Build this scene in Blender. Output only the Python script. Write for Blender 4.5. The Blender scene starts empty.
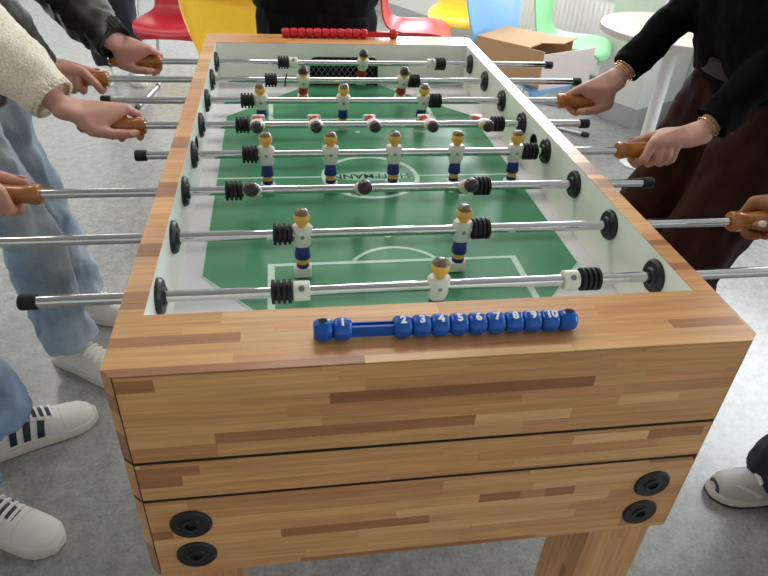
import bpy, bmesh, math, random
import numpy as np
from mathutils import Vector, Matrix, noise
random.seed(7)
SC = bpy.context.scene
COL = SC.collection
H = 0.90                       # height of the table top above the floor
R_ = math.radians

# ------------------------------------------------------------------ camera
cam_d = bpy.data.cameras.new('camera'); cam = bpy.data.objects.new('camera', cam_d); COL.objects.link(cam)
cam_d.sensor_fit = 'HORIZONTAL'; cam_d.sensor_width = 36.0; cam_d.lens = 644.636 / 768 * 36.0
cam_d.clip_start = 0.02; cam_d.clip_end = 100
cam.location = (-0.1802, -0.5266, 0.4692 + H); cam.rotation_mode = 'XYZ'
cam.rotation_euler = (0.9644, -0.0497, -0.1434)
SC.camera = cam

# ------------------------------------------------------------------ world, exposure, daylight
w = bpy.data.worlds.new('world'); SC.world = w; w.use_nodes = True
bg = w.node_tree.nodes['Background']; bg.inputs[0].default_value = (0.78, 0.88, 1.0, 1); bg.inputs[1].default_value = 1.2
SC.view_settings.view_transform = 'Standard'; SC.view_settings.look = 'None'
SC.view_settings.exposure = 0.17; SC.view_settings.gamma = 1.0; SC.view_settings.use_curve_mapping = False

WN = Vector((0.888, 0.460, 0)).normalized()      # outward normal of the window wall on the right
WD = Vector((0.460, -0.888, 0)).normalized()     # along that wall, towards the camera side
W0 = WN * 3.50
BN = Vector((-0.460, 0.888, 0)).normalized()     # outward normal of the far wall
CEIL = 3.0
def wallpt(s, z, off=0.0): p = W0 + WD * s + WN * off; return Vector((p.x, p.y, z))
def area(name, loc, direction, sx, sy, power, col):
    d = bpy.data.lights.new(name, 'AREA'); d.shape = 'RECTANGLE'; d.size = sx; d.size_y = sy; d.energy = power; d.color = col
    o = bpy.data.objects.new(name, d); COL.objects.link(o); o.location = loc
    o.rotation_euler = Vector(direction).to_track_quat('-Z', 'Y').to_euler()
    return o
WINDOWS = [(-6.4, -4.4), (-4.0, -2.3), (-1.3, 0.9), (1.3, 3.5)]
for i, (a, b) in enumerate(WINDOWS):
    area('window_daylight', wallpt((a + b) / 2, 1.75, 0.02), -WN, b - a - .1, 1.5, 78, (0.90, 0.95, 1.0))
BACKW = [(-6.5, -4.0), (-3.4, -0.9)]  # unseen back windows, shaped floor-length to bring light under the table
def backpt(s, z, off=0.0): p = BN * 7.6 + WN * s + BN * off; return Vector((p.x, p.y, z))
for a, b in BACKW:
    area('window_daylight', backpt((a + b) / 2, 1.32, 0.02), -BN, b - a - .1, 2.35, 190, (0.93, 0.96, 1.0))
FILL_LAMPS = [(-1.9, 1.6), (0.2, 1.9), (-1.9, 4.2), (0.2, 4.5)]  # unseen lamps added for more light from above and behind
for lx, ly in FILL_LAMPS:
    area('added_ceiling_lamp_light', (lx, ly, CEIL - .075), (0, 0, -1), 1.1, 0.5, 13, (1.0, 0.96, 0.90))

# ------------------------------------------------------------------ material helpers
def srgb(r, g, b):
    f = lambda c: ((c / 255 + .055) / 1.055) ** 2.4 if c / 255 > .04045 else c / 255 / 12.92
    return (f(r), f(g), f(b), 1)
def newmat(name):
    m = bpy.data.materials.new(name); m.use_nodes = True
    return m, m.node_tree.nodes, m.node_tree.links, m.node_tree.nodes['Principled BSDF']
def plain(name, col, rough=.5, metal=0.0, noise_amt=.06, scale=40, bump=0.0, bscale=200, coat=0.0, spec=None):
    m, N, L, B = newmat(name)
    B.inputs['Roughness'].default_value = rough; B.inputs['Metallic'].default_value = metal
    B.inputs['Coat Weight'].default_value = coat
    if spec is not None: B.inputs['Specular IOR Level'].default_value = spec
    tc = N.new('ShaderNodeTexCoord')
    nz = N.new('ShaderNodeTexNoise'); nz.inputs['Scale'].default_value = scale; nz.inputs['Detail'].default_value = 3
    L.new(tc.outputs['Object'], nz.inputs['Vector'])
    mx = N.new('ShaderNodeMix'); mx.data_type = 'RGBA'
    mx.inputs['A'].default_value = tuple(c * (1 - noise_amt) for c in col[:3]) + (1,)
    mx.inputs['B'].default_value = tuple(min(1, c * (1 + noise_amt)) for c in col[:3]) + (1,)
    L.new(nz.outputs['Fac'], mx.inputs['Factor']); L.new(mx.outputs['Result'], B.inputs['Base Color'])
    if bump:
        n2 = N.new('ShaderNodeTexNoise'); n2.inputs['Scale'].default_value = bscale; n2.inputs['Detail'].default_value = 2
        L.new(tc.outputs['Object'], n2.inputs['Vector'])
        bp = N.new('ShaderNodeBump'); bp.inputs['Strength'].default_value = bump; bp.inputs['Distance'].default_value = .002
        L.new(n2.outputs['Fac'], bp.inputs['Height']); L.new(bp.outputs['Normal'], B.inputs['Normal'])
    return m

def wood_stave(name, axis):
    """laminated beech: tone from the object's own colour, grain along one axis"""
    m, N, L, B = newmat(name)
    B.inputs['Roughness'].default_value = .34; B.inputs['Coat Weight'].default_value = .12; B.inputs['Coat Roughness'].default_value = .2
    oi = N.new('ShaderNodeObjectInfo'); ge = N.new('ShaderNodeNewGeometry')
    off = N.new('ShaderNodeVectorMath'); off.operation = 'SCALE'; off.inputs[0].default_value = (7.3, 3.1, 5.7)
    L.new(oi.outputs['Random'], off.inputs['Scale'])
    ad = N.new('ShaderNodeVectorMath'); ad.operation = 'ADD'
    L.new(ge.outputs['Position'], ad.inputs[0]); L.new(off.outputs[0], ad.inputs[1])
    mp = N.new('ShaderNodeMapping'); sc = [160, 160, 160]; sc[axis] = 7
    mp.inputs['Scale'].default_value = sc; L.new(ad.outputs[0], mp.inputs['Vector'])
    nz = N.new('ShaderNodeTexNoise'); nz.inputs['Scale'].default_value = 1.0; nz.inputs['Detail'].default_value = 5; nz.inputs['Roughness'].default_value = .6; nz.inputs['Distortion'].default_value = .4
    L.new(mp.outputs[0], nz.inputs['Vector'])
    rp = N.new('ShaderNodeValToRGB'); rp.color_ramp.elements[0].position = .3; rp.color_ramp.elements[1].position = .72
    rp.color_ramp.elements[0].color = (.74, .70, .66, 1); rp.color_ramp.elements[1].color = (1.1, 1.1, 1.1, 1)
    L.new(nz.outputs['Fac'], rp.inputs['Fac'])
    mx = N.new('ShaderNodeMix'); mx.data_type = 'RGBA'; mx.blend_type = 'MULTIPLY'; mx.inputs['Factor'].default_value = 1
    L.new(oi.outputs['Color'], mx.inputs['A']); L.new(rp.outputs['Color'], mx.inputs['B'])
    L.new(mx.outputs['Result'], B.inputs['Base Color'])
    return m

def laminate(name):
    """board faces made of many staves, for panels the photograph does not show"""
    m, N, L, B = newmat(name); B.inputs['Roughness'].default_value = .4
    tc = N.new('ShaderNodeTexCoord'); mp = N.new('ShaderNodeMapping'); mp.inputs['Rotation'].default_value = (R_(90), 0, R_(90))
    L.new(tc.outputs['Object'], mp.inputs['Vector'])
    br = N.new('ShaderNodeTexBrick'); br.inputs['Color1'].default_value = srgb(206, 156, 106); br.inputs['Color2'].default_value = srgb(160, 108, 72)
    br.inputs['Mortar'].default_value = srgb(170, 120, 80); br.inputs['Mortar Size'].default_value = .0004
    br.inputs['Brick Width'].default_value = .2; br.inputs['Row Height'].default_value = .0175; br.inputs['Scale'].default_value = 1
    L.new(mp.outputs[0], br.inputs['Vector']); L.new(br.outputs['Color'], B.inputs['Base Color'])
    return m

def floor_mat():
    m, N, L, B = newmat('grey_linoleum')
    tc = N.new('ShaderNodeTexCoord')
    a = N.new('ShaderNodeTexNoise'); a.inputs['Scale'].default_value = 26; a.inputs['Detail'].default_value = 6; a.inputs['Roughness'].default_value = .65
    b = N.new('ShaderNodeTexNoise'); b.inputs['Scale'].default_value = 110; b.inputs['Detail'].default_value = 4; b.inputs['Roughness'].default_value = .7
    for n in (a, b): L.new(tc.outputs['Object'], n.inputs['Vector'])
    ad = N.new('ShaderNodeMath'); ad.operation = 'ADD'; L.new(a.outputs['Fac'], ad.inputs[0]); L.new(b.outputs['Fac'], ad.inputs[1])
    rp = N.new('ShaderNodeValToRGB'); e = rp.color_ramp.elements
    e[0].position = .36; e[0].color = srgb(126, 126, 123); e[1].position = .66; e[1].color = srgb(172, 171, 167)
    hf = N.new('ShaderNodeMath'); hf.operation = 'MULTIPLY'; hf.inputs[1].default_value = .5; L.new(ad.outputs[0], hf.inputs[0])
    L.new(hf.outputs[0], rp.inputs['Fac']); L.new(rp.outputs['Color'], B.inputs['Base Color'])
    B.inputs['Roughness'].default_value = .24; B.inputs['Specular IOR Level'].default_value = .6
    return m

def knit_mat():
    m, N, L, B = newmat('cream_knit'); B.inputs['Roughness'].default_value = .95
    B.inputs['Sheen Weight'].default_value = .3
    tc = N.new('ShaderNodeTexCoord')
    vo = N.new('ShaderNodeTexVoronoi'); vo.inputs['Scale'].default_value = 230; L.new(tc.outputs['Object'], vo.inputs['Vector'])
    rp = N.new('ShaderNodeValToRGB'); e = rp.color_ramp.elements
    e[0].position = 0; e[0].color = srgb(250, 243, 226); e[1].position = 1.0; e[1].color = srgb(206, 194, 170)
    L.new(vo.outputs['Distance'], rp.inputs['Fac']); L.new(rp.outputs['Color'], B.inputs['Base Color'])
    iv = N.new('ShaderNodeMath'); iv.operation = 'SUBTRACT'; iv.inputs[0].default_value = 1; L.new(vo.outputs['Distance'], iv.inputs[1])
    bp = N.new('ShaderNodeBump'); bp.inputs['Strength'].default_value = .6; bp.inputs['Distance'].default_value = .0025
    L.new(iv.outputs[0], bp.inputs['Height']); L.new(bp.outputs['Normal'], B.inputs['Normal'])
    return m

def denim(name, c1, c2):
    m, N, L, B = newmat(name); B.inputs['Roughness'].default_value = .85
    tc = N.new('ShaderNodeTexCoord')
    a = N.new('ShaderNodeTexNoise'); a.inputs['Scale'].default_value = 7; a.inputs['Detail'].default_value = 4; L.new(tc.outputs['Object'], a.inputs['Vector'])
    b = N.new('ShaderNodeTexNoise'); b.inputs['Scale'].default_value = 380; b.inputs['Detail'].default_value = 2; L.new(tc.outputs['Object'], b.inputs['Vector'])
    ad = N.new('ShaderNodeMath'); ad.operation = 'MULTIPLY_ADD'; ad.inputs[1].default_value = .35; L.new(b.outputs['Fac'], ad.inputs[0]); L.new(a.outputs['Fac'], ad.inputs[2])
    rp = N.new('ShaderNodeValToRGB'); e = rp.color_ramp.elements; e[0].position = .5; e[0].color = c1; e[1].position = .85; e[1].color = c2
    L.new(ad.outputs[0], rp.inputs['Fac']); L.new(rp.outputs['Color'], B.inputs['Base Color'])
    bp = N.new('ShaderNodeBump'); bp.inputs['Strength'].default_value = .25; bp.inputs['Distance'].default_value = .001
    L.new(b.outputs['Fac'], bp.inputs['Height']); L.new(bp.outputs['Normal'], B.inputs['Normal'])
    return m

def skin(name, col):
    m, N, L, B = newmat(name)
    B.inputs['Roughness'].default_value = .5; B.inputs['Subsurface Weight'].default_value = .12; B.inputs['Subsurface Radius'].default_value = (.01, .004, .002); B.inputs['Subsurface Scale'].default_value = .5
    tc = N.new('ShaderNodeTexCoord'); a = N.new('ShaderNodeTexNoise'); a.inputs['Scale'].default_value = 45; a.inputs['Detail'].default_value = 4
    L.new(tc.outputs['Object'], a.inputs['Vector'])
    mx = N.new('ShaderNodeMix'); mx.data_type = 'RGBA'
    mx.inputs['A'].default_value = (col[0] * .93, col[1] * .82, col[2] * .80, 1); mx.inputs['B'].default_value = (min(1, col[0] * 1.05), col[1] * 1.12, col[2] * 1.12, 1)
    L.new(a.outputs['Fac'], mx.inputs['Factor']); L.new(mx.outputs['Result'], B.inputs['Base Color'])
    b = N.new('ShaderNodeTexNoise'); b.inputs['Scale'].default_value = 260; L.new(tc.outputs['Object'], b.inputs['Vector'])
    bp = N.new('ShaderNodeBump'); bp.inputs['Strength'].default_value = .15; bp.inputs['Distance'].default_value = .001
    L.new(b.outputs['Fac'], bp.inputs['Height']); L.new(bp.outputs['Normal'], B.inputs['Normal'])
    return m

M = dict(
    stave=wood_stave('beech_stave', 0), stave_v=wood_stave('beech_stave_upright', 2), laminate=laminate('beech_laminate'),
    groove_shade=plain('groove_shade_black', srgb(16, 13, 11), .8), core=plain('dark_joint', srgb(22, 16, 11), .9), floor=floor_mat(),
    wallpaint=plain('white_wall_paint', srgb(226, 227, 224), .6, bump=.05), ceilpaint=plain('ceiling_paint', srgb(176, 175, 171), .8),
    plinth=plain('grey_plinth', srgb(168, 170, 171), .5), radiator=plain('radiator_enamel', srgb(224, 225, 222), .35),
    liner=plain('white_liner', srgb(240, 243, 232), .22, noise_amt=.02), border=plain('white_field_border', srgb(230, 225, 228), .10, noise_amt=.02),
    green=plain('green_field', srgb(76, 146, 106), .28, noise_amt=.05, scale=14), line=plain('field_paint', srgb(206, 232, 218), .2, noise_amt=.02),
    darkgreen=plain('field_lettering', srgb(26, 84, 54), .25), lens=plain('badge_paint', srgb(168, 206, 186), .2),
    chrome=plain('chrome', (.62, .62, .61, 1), .035, 1.0, noise_amt=0, scale=1), black=plain('black_plastic', srgb(20, 21, 21), .38), rubber=plain('black_rubber', srgb(15, 15, 15), .6),
    white_pl=plain('white_plastic', srgb(226, 224, 214), .35), yellow_pl=plain('yellow_skin_paint', srgb(232, 178, 76), .3), blue_pl=plain('navy_paint', srgb(28, 36, 120), .35),
    red_pl=plain('red_paint', srgb(178, 32, 36), .35), hair_g=plain('grey_brown_hair', srgb(118, 98, 74), .2, coat=.4), hair_p=plain('dark_plum_hair', srgb(56, 34, 40), .3, coat=.2),
    steel=plain('steel_screw', (.35, .35, .34, 1), .3, 1.0), handle=plain('brown_varnished_handle', srgb(166, 104, 44), .24, noise_amt=.22, scale=60, coat=.4),
    cblue=plain('blue_counter_plastic', srgb(0, 88, 184), .25), cred=plain('red_counter_plastic', srgb(196, 22, 40), .25), numeral=plain('white_numeral', srgb(246, 246, 246), .4, noise_amt=.01),
    netw=plain('goal_net', srgb(190, 192, 190), .6), hollow=plain('goal_dark', srgb(10, 10, 10), .9),
    skin1=skin('skin_light', srgb(200, 150, 134)), skin2=skin('skin_right', srgb(194, 148, 130)), skin3=skin('skin_brown', srgb(150, 98, 72)),
    nail=plain('fingernail', srgb(226, 196, 182), .2), nail_pale=plain('pale_fingernail', srgb(235, 226, 212), .15),
    knit=knit_mat(), jeans_l=denim('light_blue_denim', srgb(116, 136, 154), srgb(178, 193, 203)), jeans_b=denim('mid_blue_denim', srgb(98, 128, 162), srgb(160, 184, 208)),
    jacket=plain('charcoal_jacket', srgb(44, 41, 38), .55, bump=.25, bscale=60), cuffblk=plain('black_rib', srgb(20, 20, 20), .9, bump=.3, bscale=300),
    blacktop=plain('black_jersey', srgb(7, 7, 8), .95, bump=.15, spec=.1), brown=plain('brown_trousers', srgb(50, 29, 24), .75, bump=.2, bscale=120, spec=.12),
    belt=plain('dark_belt', srgb(26, 21, 18), .7), gold=plain('gold', (.9, .62, .28, 1), .25, 1.0), navy=plain('navy_trousers', srgb(24, 28, 46), .85, bump=.2),
    blackcloth=plain('black_cloth', srgb(12, 14, 17), .9, bump=.2, spec=.15), hair=plain('brown_hair', srgb(70, 48, 32), .6, bump=.4, bscale=150), hair_d=plain('dark_hair', srgb(34, 26, 22), .6, bump=.4, bscale=150),
    eye=plain('eye_white', srgb(236, 234, 228), .2), iris=plain('iris', srgb(60, 44, 32), .2), lip=plain('lip', srgb(170, 96, 88), .45),
    leather=plain('white_leather', srgb(226, 222, 214), .5, bump=.1), sole=plain('off_white_rubber', srgb(214, 208, 196), .6), stripe=plain('navy_stripe', srgb(32, 42, 66), .5), lace=plain('white_lace', srgb(230, 228, 222), .85),
    mesh_sh=plain('silver_grey_mesh', srgb(190, 188, 180), .3, bump=.4, bscale=500), dark_sole=plain('charcoal_rubber', srgb(52, 54, 58), .6),
    sh_red=plain('red_shell', srgb(168, 30, 44), .32), sh_yel=plain('yellow_shell', srgb(252, 200, 52), .32), sh_blu=plain('light_blue_shell', srgb(136, 182, 232), .32), sh_grn=plain('mint_green_shell', srgb(158, 222, 168), .32), 
    tube=plain('silver_tube', (.62, .63, .64, 1), .3, 1.0), glide=plain('black_glide', srgb(34, 34, 35), .6),
    carton=plain('brown_cardboard', srgb(186, 150, 112), .85, bump=.1), paper=plain('white_paper', srgb(238, 226, 222), .7), carton_in=plain('dark_cardboard_inside', srgb(96, 70, 48), .9),
    tabletop=plain('white_tabletop', srgb(206, 200, 190), .3), edge=plain('grey_table_edge', srgb(188, 182, 176), .5),
    winframe=plain('window_frame_white', srgb(232, 233, 232), .4), fill_lampcase=plain('fill_lamp_case', srgb(235, 235, 232), .5),
)
def emis(name, col, s):
    m, N, L, B = newmat(name); B.inputs['Emission Color'].default_value = col; B.inputs['Emission Strength'].default_value = s; B.inputs['Base Color'].default_value = col
    return m
for k_ in ('sh_red', 'sh_yel', 'sh_blu', 'sh_grn'):     # thin moulded shells let some light through
    b_ = M[k_].node_tree.nodes['Principled BSDF']; b_.inputs['Subsurface Weight'].default_value = .6; b_.inputs['Subsurface Radius'].default_value = (.03, .03, .03); b_.inputs['Subsurface Scale'].default_value = 1.0
M['fill_lampglow'] = emis('fill_lamp_diffuser', (1, .97, .92, 1), 2.0)
gm, gN, gL, gB = newmat('window_glass'); gB.inputs['Transmission Weight'].default_value = 1; gB.inputs['Roughness'].default_value = 0; gB.inputs['IOR'].default_value = 1.0; gB.inputs['Base Color'].default_value = (.95, .98, 1, 1)
M['glass'] = gm

# ------------------------------------------------------------------ geometry helpers
class MB:
    def __init__(s): s.v = []; s.f = []
    def add(s, v, f):
        n = len(s.v); s.v += [tuple(x) for x in v]; s.f += [tuple(i + n for i in q) for q in f]; return s
    def box(s, x0, x1, y0, y1, z0, z1):
        return s.add([(x0, y0, z0), (x1, y0, z0), (x1, y1, z0), (x0, y1, z0), (x0, y0, z1), (x1, y0, z1), (x1, y1, z1), (x0, y1, z1)],
                     [(0, 3, 2, 1), (4, 5, 6, 7), (0, 1, 5, 4), (1, 2, 6, 5), (2, 3, 7, 6), (3, 0, 4, 7)])
    def obox(s, c, ux, uy, uz, hx, hy, hz):
        c = Vector(c); ux, uy, uz = Vector(ux), Vector(uy), Vector(uz); vs = []
        for k in (-1, 1):
            for a, b in ((-1, -1), (1, -1), (1, 1), (-1, 1)): vs.append(c + ux * hx * a + uy * hy * b + uz * hz * k)
        return s.add(vs, [(0, 3, 2, 1), (4, 5, 6, 7), (0, 1, 5, 4), (1, 2, 6, 5), (2, 3, 7, 6), (3, 0, 4, 7)])
    def prism(s, poly, z0, z1):
        n = len(poly); vs = [(x, y, z0) for x, y in poly] + [(x, y, z1) for x, y in poly]
        return s.add(vs, [tuple(range(n - 1, -1, -1)), tuple(range(n, 2 * n))] + [(i, (i + 1) % n, n + (i + 1) % n, n + i) for i in range(n)])
    def lathe(s, prof, n=20, o=(0, 0, 0), axis=(1, 0, 0), cap=True):
        """prof: list of (distance along the axis, radius)"""
        ax = Vector(axis).normalized(); u = ax.orthogonal().normalized(); w_ = ax.cross(u); o = Vector(o)
        vs = []; fs = []
        for t, r in prof:
            for k in range(n):
                a = 2 * math.pi * k / n; vs.append(o + ax * t + (u * math.cos(a) + w_ * math.sin(a)) * max(r, 1e-5))
        for i in range(len(prof) - 1):
            for k in range(n): fs.append((i * n + k, i * n + (k + 1) % n, (i + 1) * n + (k + 1) % n, (i + 1) * n + k))
        if cap: fs.append(tuple(range(n - 1, -1, -1))); fs.append(tuple((len(prof) - 1) * n + k for k in range(n)))
        return s.add(vs, fs)
    def cyl(s, a, b, r, n=14, r2=None):
        a, b = Vector(a), Vector(b); d = b - a
        return s.lathe([(0, r), (d.length, r if r2 is None else r2)], n, a, d)
    def tube(s, pts, r, n=10):
        pts = [Vector(p) for p in pts]; vs = []; fs = []; prev = None
        for i, p in enumerate(pts):
            t = (pts[min(i + 1, len(pts) - 1)] - pts[max(i - 1, 0)]).normalized()
            u = t.orthogonal().normalized() if prev is None else (prev - t * prev.dot(t)).normalized()
            prev = u; w_ = t.cross(u)
            for k in range(n):
                a = 2 * math.pi * k / n; vs.append(p + (u * math.cos(a) + w_ * math.sin(a)) * r)
        for i in range(len(pts) - 1):
            for k in range(n): fs.append((i * n + k, i * n + (k + 1) % n, (i + 1) * n + (k + 1) % n, (i + 1) * n + k))
        fs.append(tuple(range(n - 1, -1, -1))); fs.append(tuple((len(pts) - 1) * n + k for k in range(n)))
        return s.add(vs, fs)
    def ell(s, c, r, n=14, m=10, z0=-1.0, z1=1.0):
        """ellipsoid, or a slice of one between heights z0..z1 (in units of the radius)"""
        c = Vector(c); prof = []
        for i in range(m + 1):
            z = z0 + (z1 - z0) * i / m
            if z0 == -1 and z1 == 1: z = -math.cos(math.pi * i / m)
            prof.append((z, math.sqrt(max(0, 1 - z * z))))
        n0 = len(s.v); t = MB().lathe(prof, n, (0, 0, 0), (0, 0, 1))
        return s.add([(c.x + v[0] * r[0], c.y + v[1] * r[1], c.z + v[2] * r[2]) for v in t.v], t.f)
    def mesh(s, name, smooth=0.0, bevel=0.0):
        me = bpy.data.meshes.new(name); me.from_pydata(s.v, [], s.f)
        bm = bmesh.new(); bm.from_mesh(me)
        bmesh.ops.recalc_face_normals(bm, faces=bm.faces)
        if bevel: bmesh.ops.bevel(bm, geom=list(bm.edges), offset=bevel, segments=2, affect='EDGES', profile=.5, clamp_overlap=True)
        bm.to_mesh(me); bm.free(); me.update()
        if smooth or bevel:
            for p in me.polygons: p.use_smooth = True
            me.set_sharp_from_angle(angle=R_(smooth or 35))
        return me
def link(name, me, mat, parent=None, loc=None):
    o = bpy.data.objects.new(name, me); COL.objects.link(o)
    if mat is not None and me is not None and not me.materials: me.materials.append(M[mat] if isinstance(mat, str) else mat)
    if parent is not None: o.parent = parent
    if loc is not None: o.location = loc
    return o
def part(name, mb, mat, parent=None, smooth=0.0, bevel=0.0, loc=None):
    return link(name, mb.mesh(name, smooth, bevel), mat, parent, loc)
def tag(o, label, cat, group=None):
    o['label'] = label; o['category'] = cat
    if group: o['group'] = group
    return o
def thing(name, label, cat, loc=(0, 0, 0), group=None, rotz=0.0):
    o = bpy.data.objects.new(name, None); COL.objects.link(o); o.location = loc; o.rotation_euler = (0, 0, rotz); o.empty_display_size = .05
    return tag(o, label, cat, group)
def struct(name, mb, mat, parent=None, **k):
    o = part(name, mb, mat, parent, **k)
    if parent is None: o['kind'] = 'structure'
    return o
def ops_mesh(o):
    """evaluated mesh of a temporary object, which is then removed"""
    dg = bpy.context.evaluated_depsgraph_get(); ev = o.evaluated_get(dg)
    me = bpy.data.meshes.new_from_object(ev); bpy.data.objects.remove(o); return me
def text_mesh(txt, size, weight=0.0, extrude=.0004, spacing=1.0):
    c = bpy.data.curves.new('t', 'FONT'); c.body = txt; c.size = size; c.align_x = 'CENTER'; c.align_y = 'CENTER'
    c.extrude = extrude; c.offset = weight; c.space_character = spacing; c.resolution_u = 3
    o = bpy.data.objects.new('t', c); COL.objects.link(o); me = ops_mesh(o); bpy.data.curves.remove(c)
    return me

# ------------------------------------------------------------------ the room
struct('floor', MB().box(-6.5, 7.5, -5.0, 12.0, -.1, 0), 'floor')
struct('ceiling', MB().box(-6.5, 7.5, -5.0, 12.0, CEIL, CEIL + .1), 'ceilpaint')
def wall_run(name, ptf, s0, s1, wins, z0, z1, thick, nrm, along, idx):
    mb = MB(); up = Vector((0, 0, 1))
    def seg(a, b, za, zb):
        if b - a > 1e-3: mb.obox(ptf((a + b) / 2, (za + zb) / 2, thick / 2 + .05), along, nrm, up, (b - a) / 2, thick / 2, (zb - za) / 2)
    cur = s0
    for a, b in wins:
        seg(cur, a, 0, CEIL); seg(a, b, 0, z0); seg(a, b, z1, CEIL); cur = b
    seg(cur, s1, 0, CEIL)
    struct(name, mb, 'wallpaint')
    for a, b in wins:
        fr = MB(); hw, hh = (b - a) / 2, (z1 - z0) / 2; cz = (z0 + z1) / 2
        for sx in (-1, 0, 1): fr.obox(ptf((a + b) / 2 + sx * (hw - .03), cz, .14), along, nrm, up, .03, .03, hh)
        for sz in (-1, 1): fr.obox(ptf((a + b) / 2, cz + sz * (hh - .03), .14), along, nrm, up, hw, .03, .03)
        wf = struct('window_%d' % idx[0], fr, 'winframe'); idx[0] += 1
        for k in (-1, 1):
            part('pane', MB().obox(ptf((a + b) / 2 + k * hw / 2, cz, .14), along, nrm, up, hw / 2 - .03, .004, hh - .05), 'glass', wf)
        part('window_sill', MB().obox(ptf((a + b) / 2, z0 - .015, .03), along, nrm, up, hw, .09, .015), 'winframe', wf)
idx = [1]
wall_run('wall_right', wallpt, -7.0, 7.0, WINDOWS, 0.98, 2.55, .2, WN, WD, idx)
wall_run('wall_back', backpt, -9.0, 3.6, BACKW, 0.10, 2.55, .2, BN, WN, idx)
lw = lambda s, z, off=0: Vector((-5.6 - off, s, z))
mb = MB().box(-5.75, -5.6, -5, 12, 0, CEIL); struct('wall_left', mb, 'wallpaint')
struct('wall_front', MB().box(-6.0, 7.5, -4.2, -4.05, 0, CEIL), 'wallpaint')
# square pillar with its grey plinth, in front of the window wall
pc = Vector((1.924, 2.998, 0)); pa = Vector((-.460, .888, 0)); pb = Vector((.888, .460, 0))
pcen = pc + pa * .16 + pb * .22
struct('wall_pillar', MB().obox(pcen + Vector((0, 0, CEIL / 2)), pa, pb, (0, 0, 1), .16, .22, CEIL / 2), 'wallpaint')
struct('baseboard_pillar', MB().obox(pcen + Vector((0, 0, .06)), pa, pb, (0, 0, 1), .164, .224, .06), 'plinth')
struct('baseboard_right', MB().obox(wallpt(0, .05, .042), WD, WN, (0, 0, 1), 7, .008, .05), 'plinth')
# radiator under the window
rad = thing('radiator', 'long white panel radiator on the wall behind the mint green chair', 'radiator', wallpt(-2.85, .12, -.05))
rad.rotation_euler = (0, 0, math.atan2(WD.y, WD.x))
RL = .62
part('panel', MB().box(-RL, RL, -.05, .02, 0, .48), 'radiator', rad, bevel=.006)
for k in range(31):
    x = -RL + .02 + k * (2 * RL - .04) / 30
    if k == 0: ribm = MB().box(-.0182, .0182, -.0520, -.049, .02, .46).mesh('rib', bevel=.003)
    link('rib', ribm, 'radiator', rad, (x, 0, 0))
part('top_grille', MB().box(-RL, RL, -.055, .025, .48, .50), 'radiator', rad, bevel=.003)
part('bracket', MB().box(-.4, -.36, .02, .1, .1, .4), 'radiator', rad); part('bracket', MB().box(.36, .4, .02, .1, .1, .4), 'radiator', rad)
# ceiling lamps, out of view, added as fill light from above
for i, (lx, ly) in enumerate(FILL_LAMPS):
    lp = thing('added_ceiling_lamp', 'added flat white rectangular fill lamp on the pale grey ceiling, out of view', 'ceiling lamp', (lx, ly, CEIL), 'added ceiling lamps')
    part('case', MB().box(-.6, .6, -.3, .3, -.06, 0), 'fill_lampcase', lp); part('diffuser', MB().box(-.56, .56, -.26, .26, -.068, -.06), 'fill_lampglow', lp)

# ------------------------------------------------------------------ football table
WO, WI, TL, BN_, BF = .3797, .350, 1.424, .1055, .0958
CX, CY, FH = .0132, .012, .3617
FZ = -.115                                     # playing field below the top edge
YI0, YI1 = BN_, TL - BF
table = thing('football_table', 'beech laminate table football table with a green pitch and white inner walls', 'football table', (0, 0, 0))
UNIT = MB().box(-.5, .5, -.5, .5, -.5, .5).mesh('stave'); UNIT_V = UNIT.copy()
UNIT.materials.append(M['stave']); UNIT_V.materials.append(M['stave_v'])
TONES = {'l': (226, 172, 112), 'm': (219, 163, 104), 'n': (207, 149, 94), 'r': (218, 156, 101), 'd': (178, 120, 76), 'k': (160, 106, 66), 'p': (234, 184, 126)}
def tone(t):
    r, g, b = TONES[t]; j = random.uniform(-6, 6); return srgb(r + j, g + j, b + j * .8)
def stave(parent, x0, x1, y0, y1, z0, z1, t, up=False):
    g = .00004
    o = bpy.data.objects.new('stave', UNIT_V if up else UNIT); COL.objects.link(o); o.parent = parent
    o.location = ((x0 + x1) / 2, (y0 + y1) / 2, (z0 + z1) / 2 + H); o.scale = (max(x1 - x0 - 2 * g, .0005), max(y1 - y0 - 2 * g, .0005), max(z1 - z0 - 2 * g, .0005))
    o.color = tone(t); return o
def poly_stave(parent, mb, t, up=False):
    o = part('stave', mb, 'stave_v' if up else 'stave', parent); o.color = tone(t); return o
def fill_row(x0, x1, fixed):
    """intervals over x0..x1 : the given ones, the rest cut at random lengths"""
    out = []; cur = x0
    for a, b, t in sorted(fixed) + [(x1, x1, None)]:
        a = max(a, x0); b = min(b, x1)
        while a - cur > .004:
            ln = random.uniform(.12, .42); e = a if a - cur < ln + .07 else cur + ln
            out.append((cur, e, random.choice('llmmmnprlm'))); cur = e
        if t: out.append((a, b, t)); cur = b
    return out
FX = WO - CX
def panel(rows, fixed, zt, zb):
    p = part('front_panel', MB().box(-FX + .001, FX - .001, .0035, .010, zb + H, zt + H), 'core', table)
    for i in range(len(rows) - 1):
        for a, b, t in fill_row(-FX + .0008, FX - .0008, fixed.get(i, [])):
            pr = random.uniform(0, .00012)
            stave(p, a, b, .0 + pr, .0045, rows[i + 1], rows[i], t)
    return p
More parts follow.
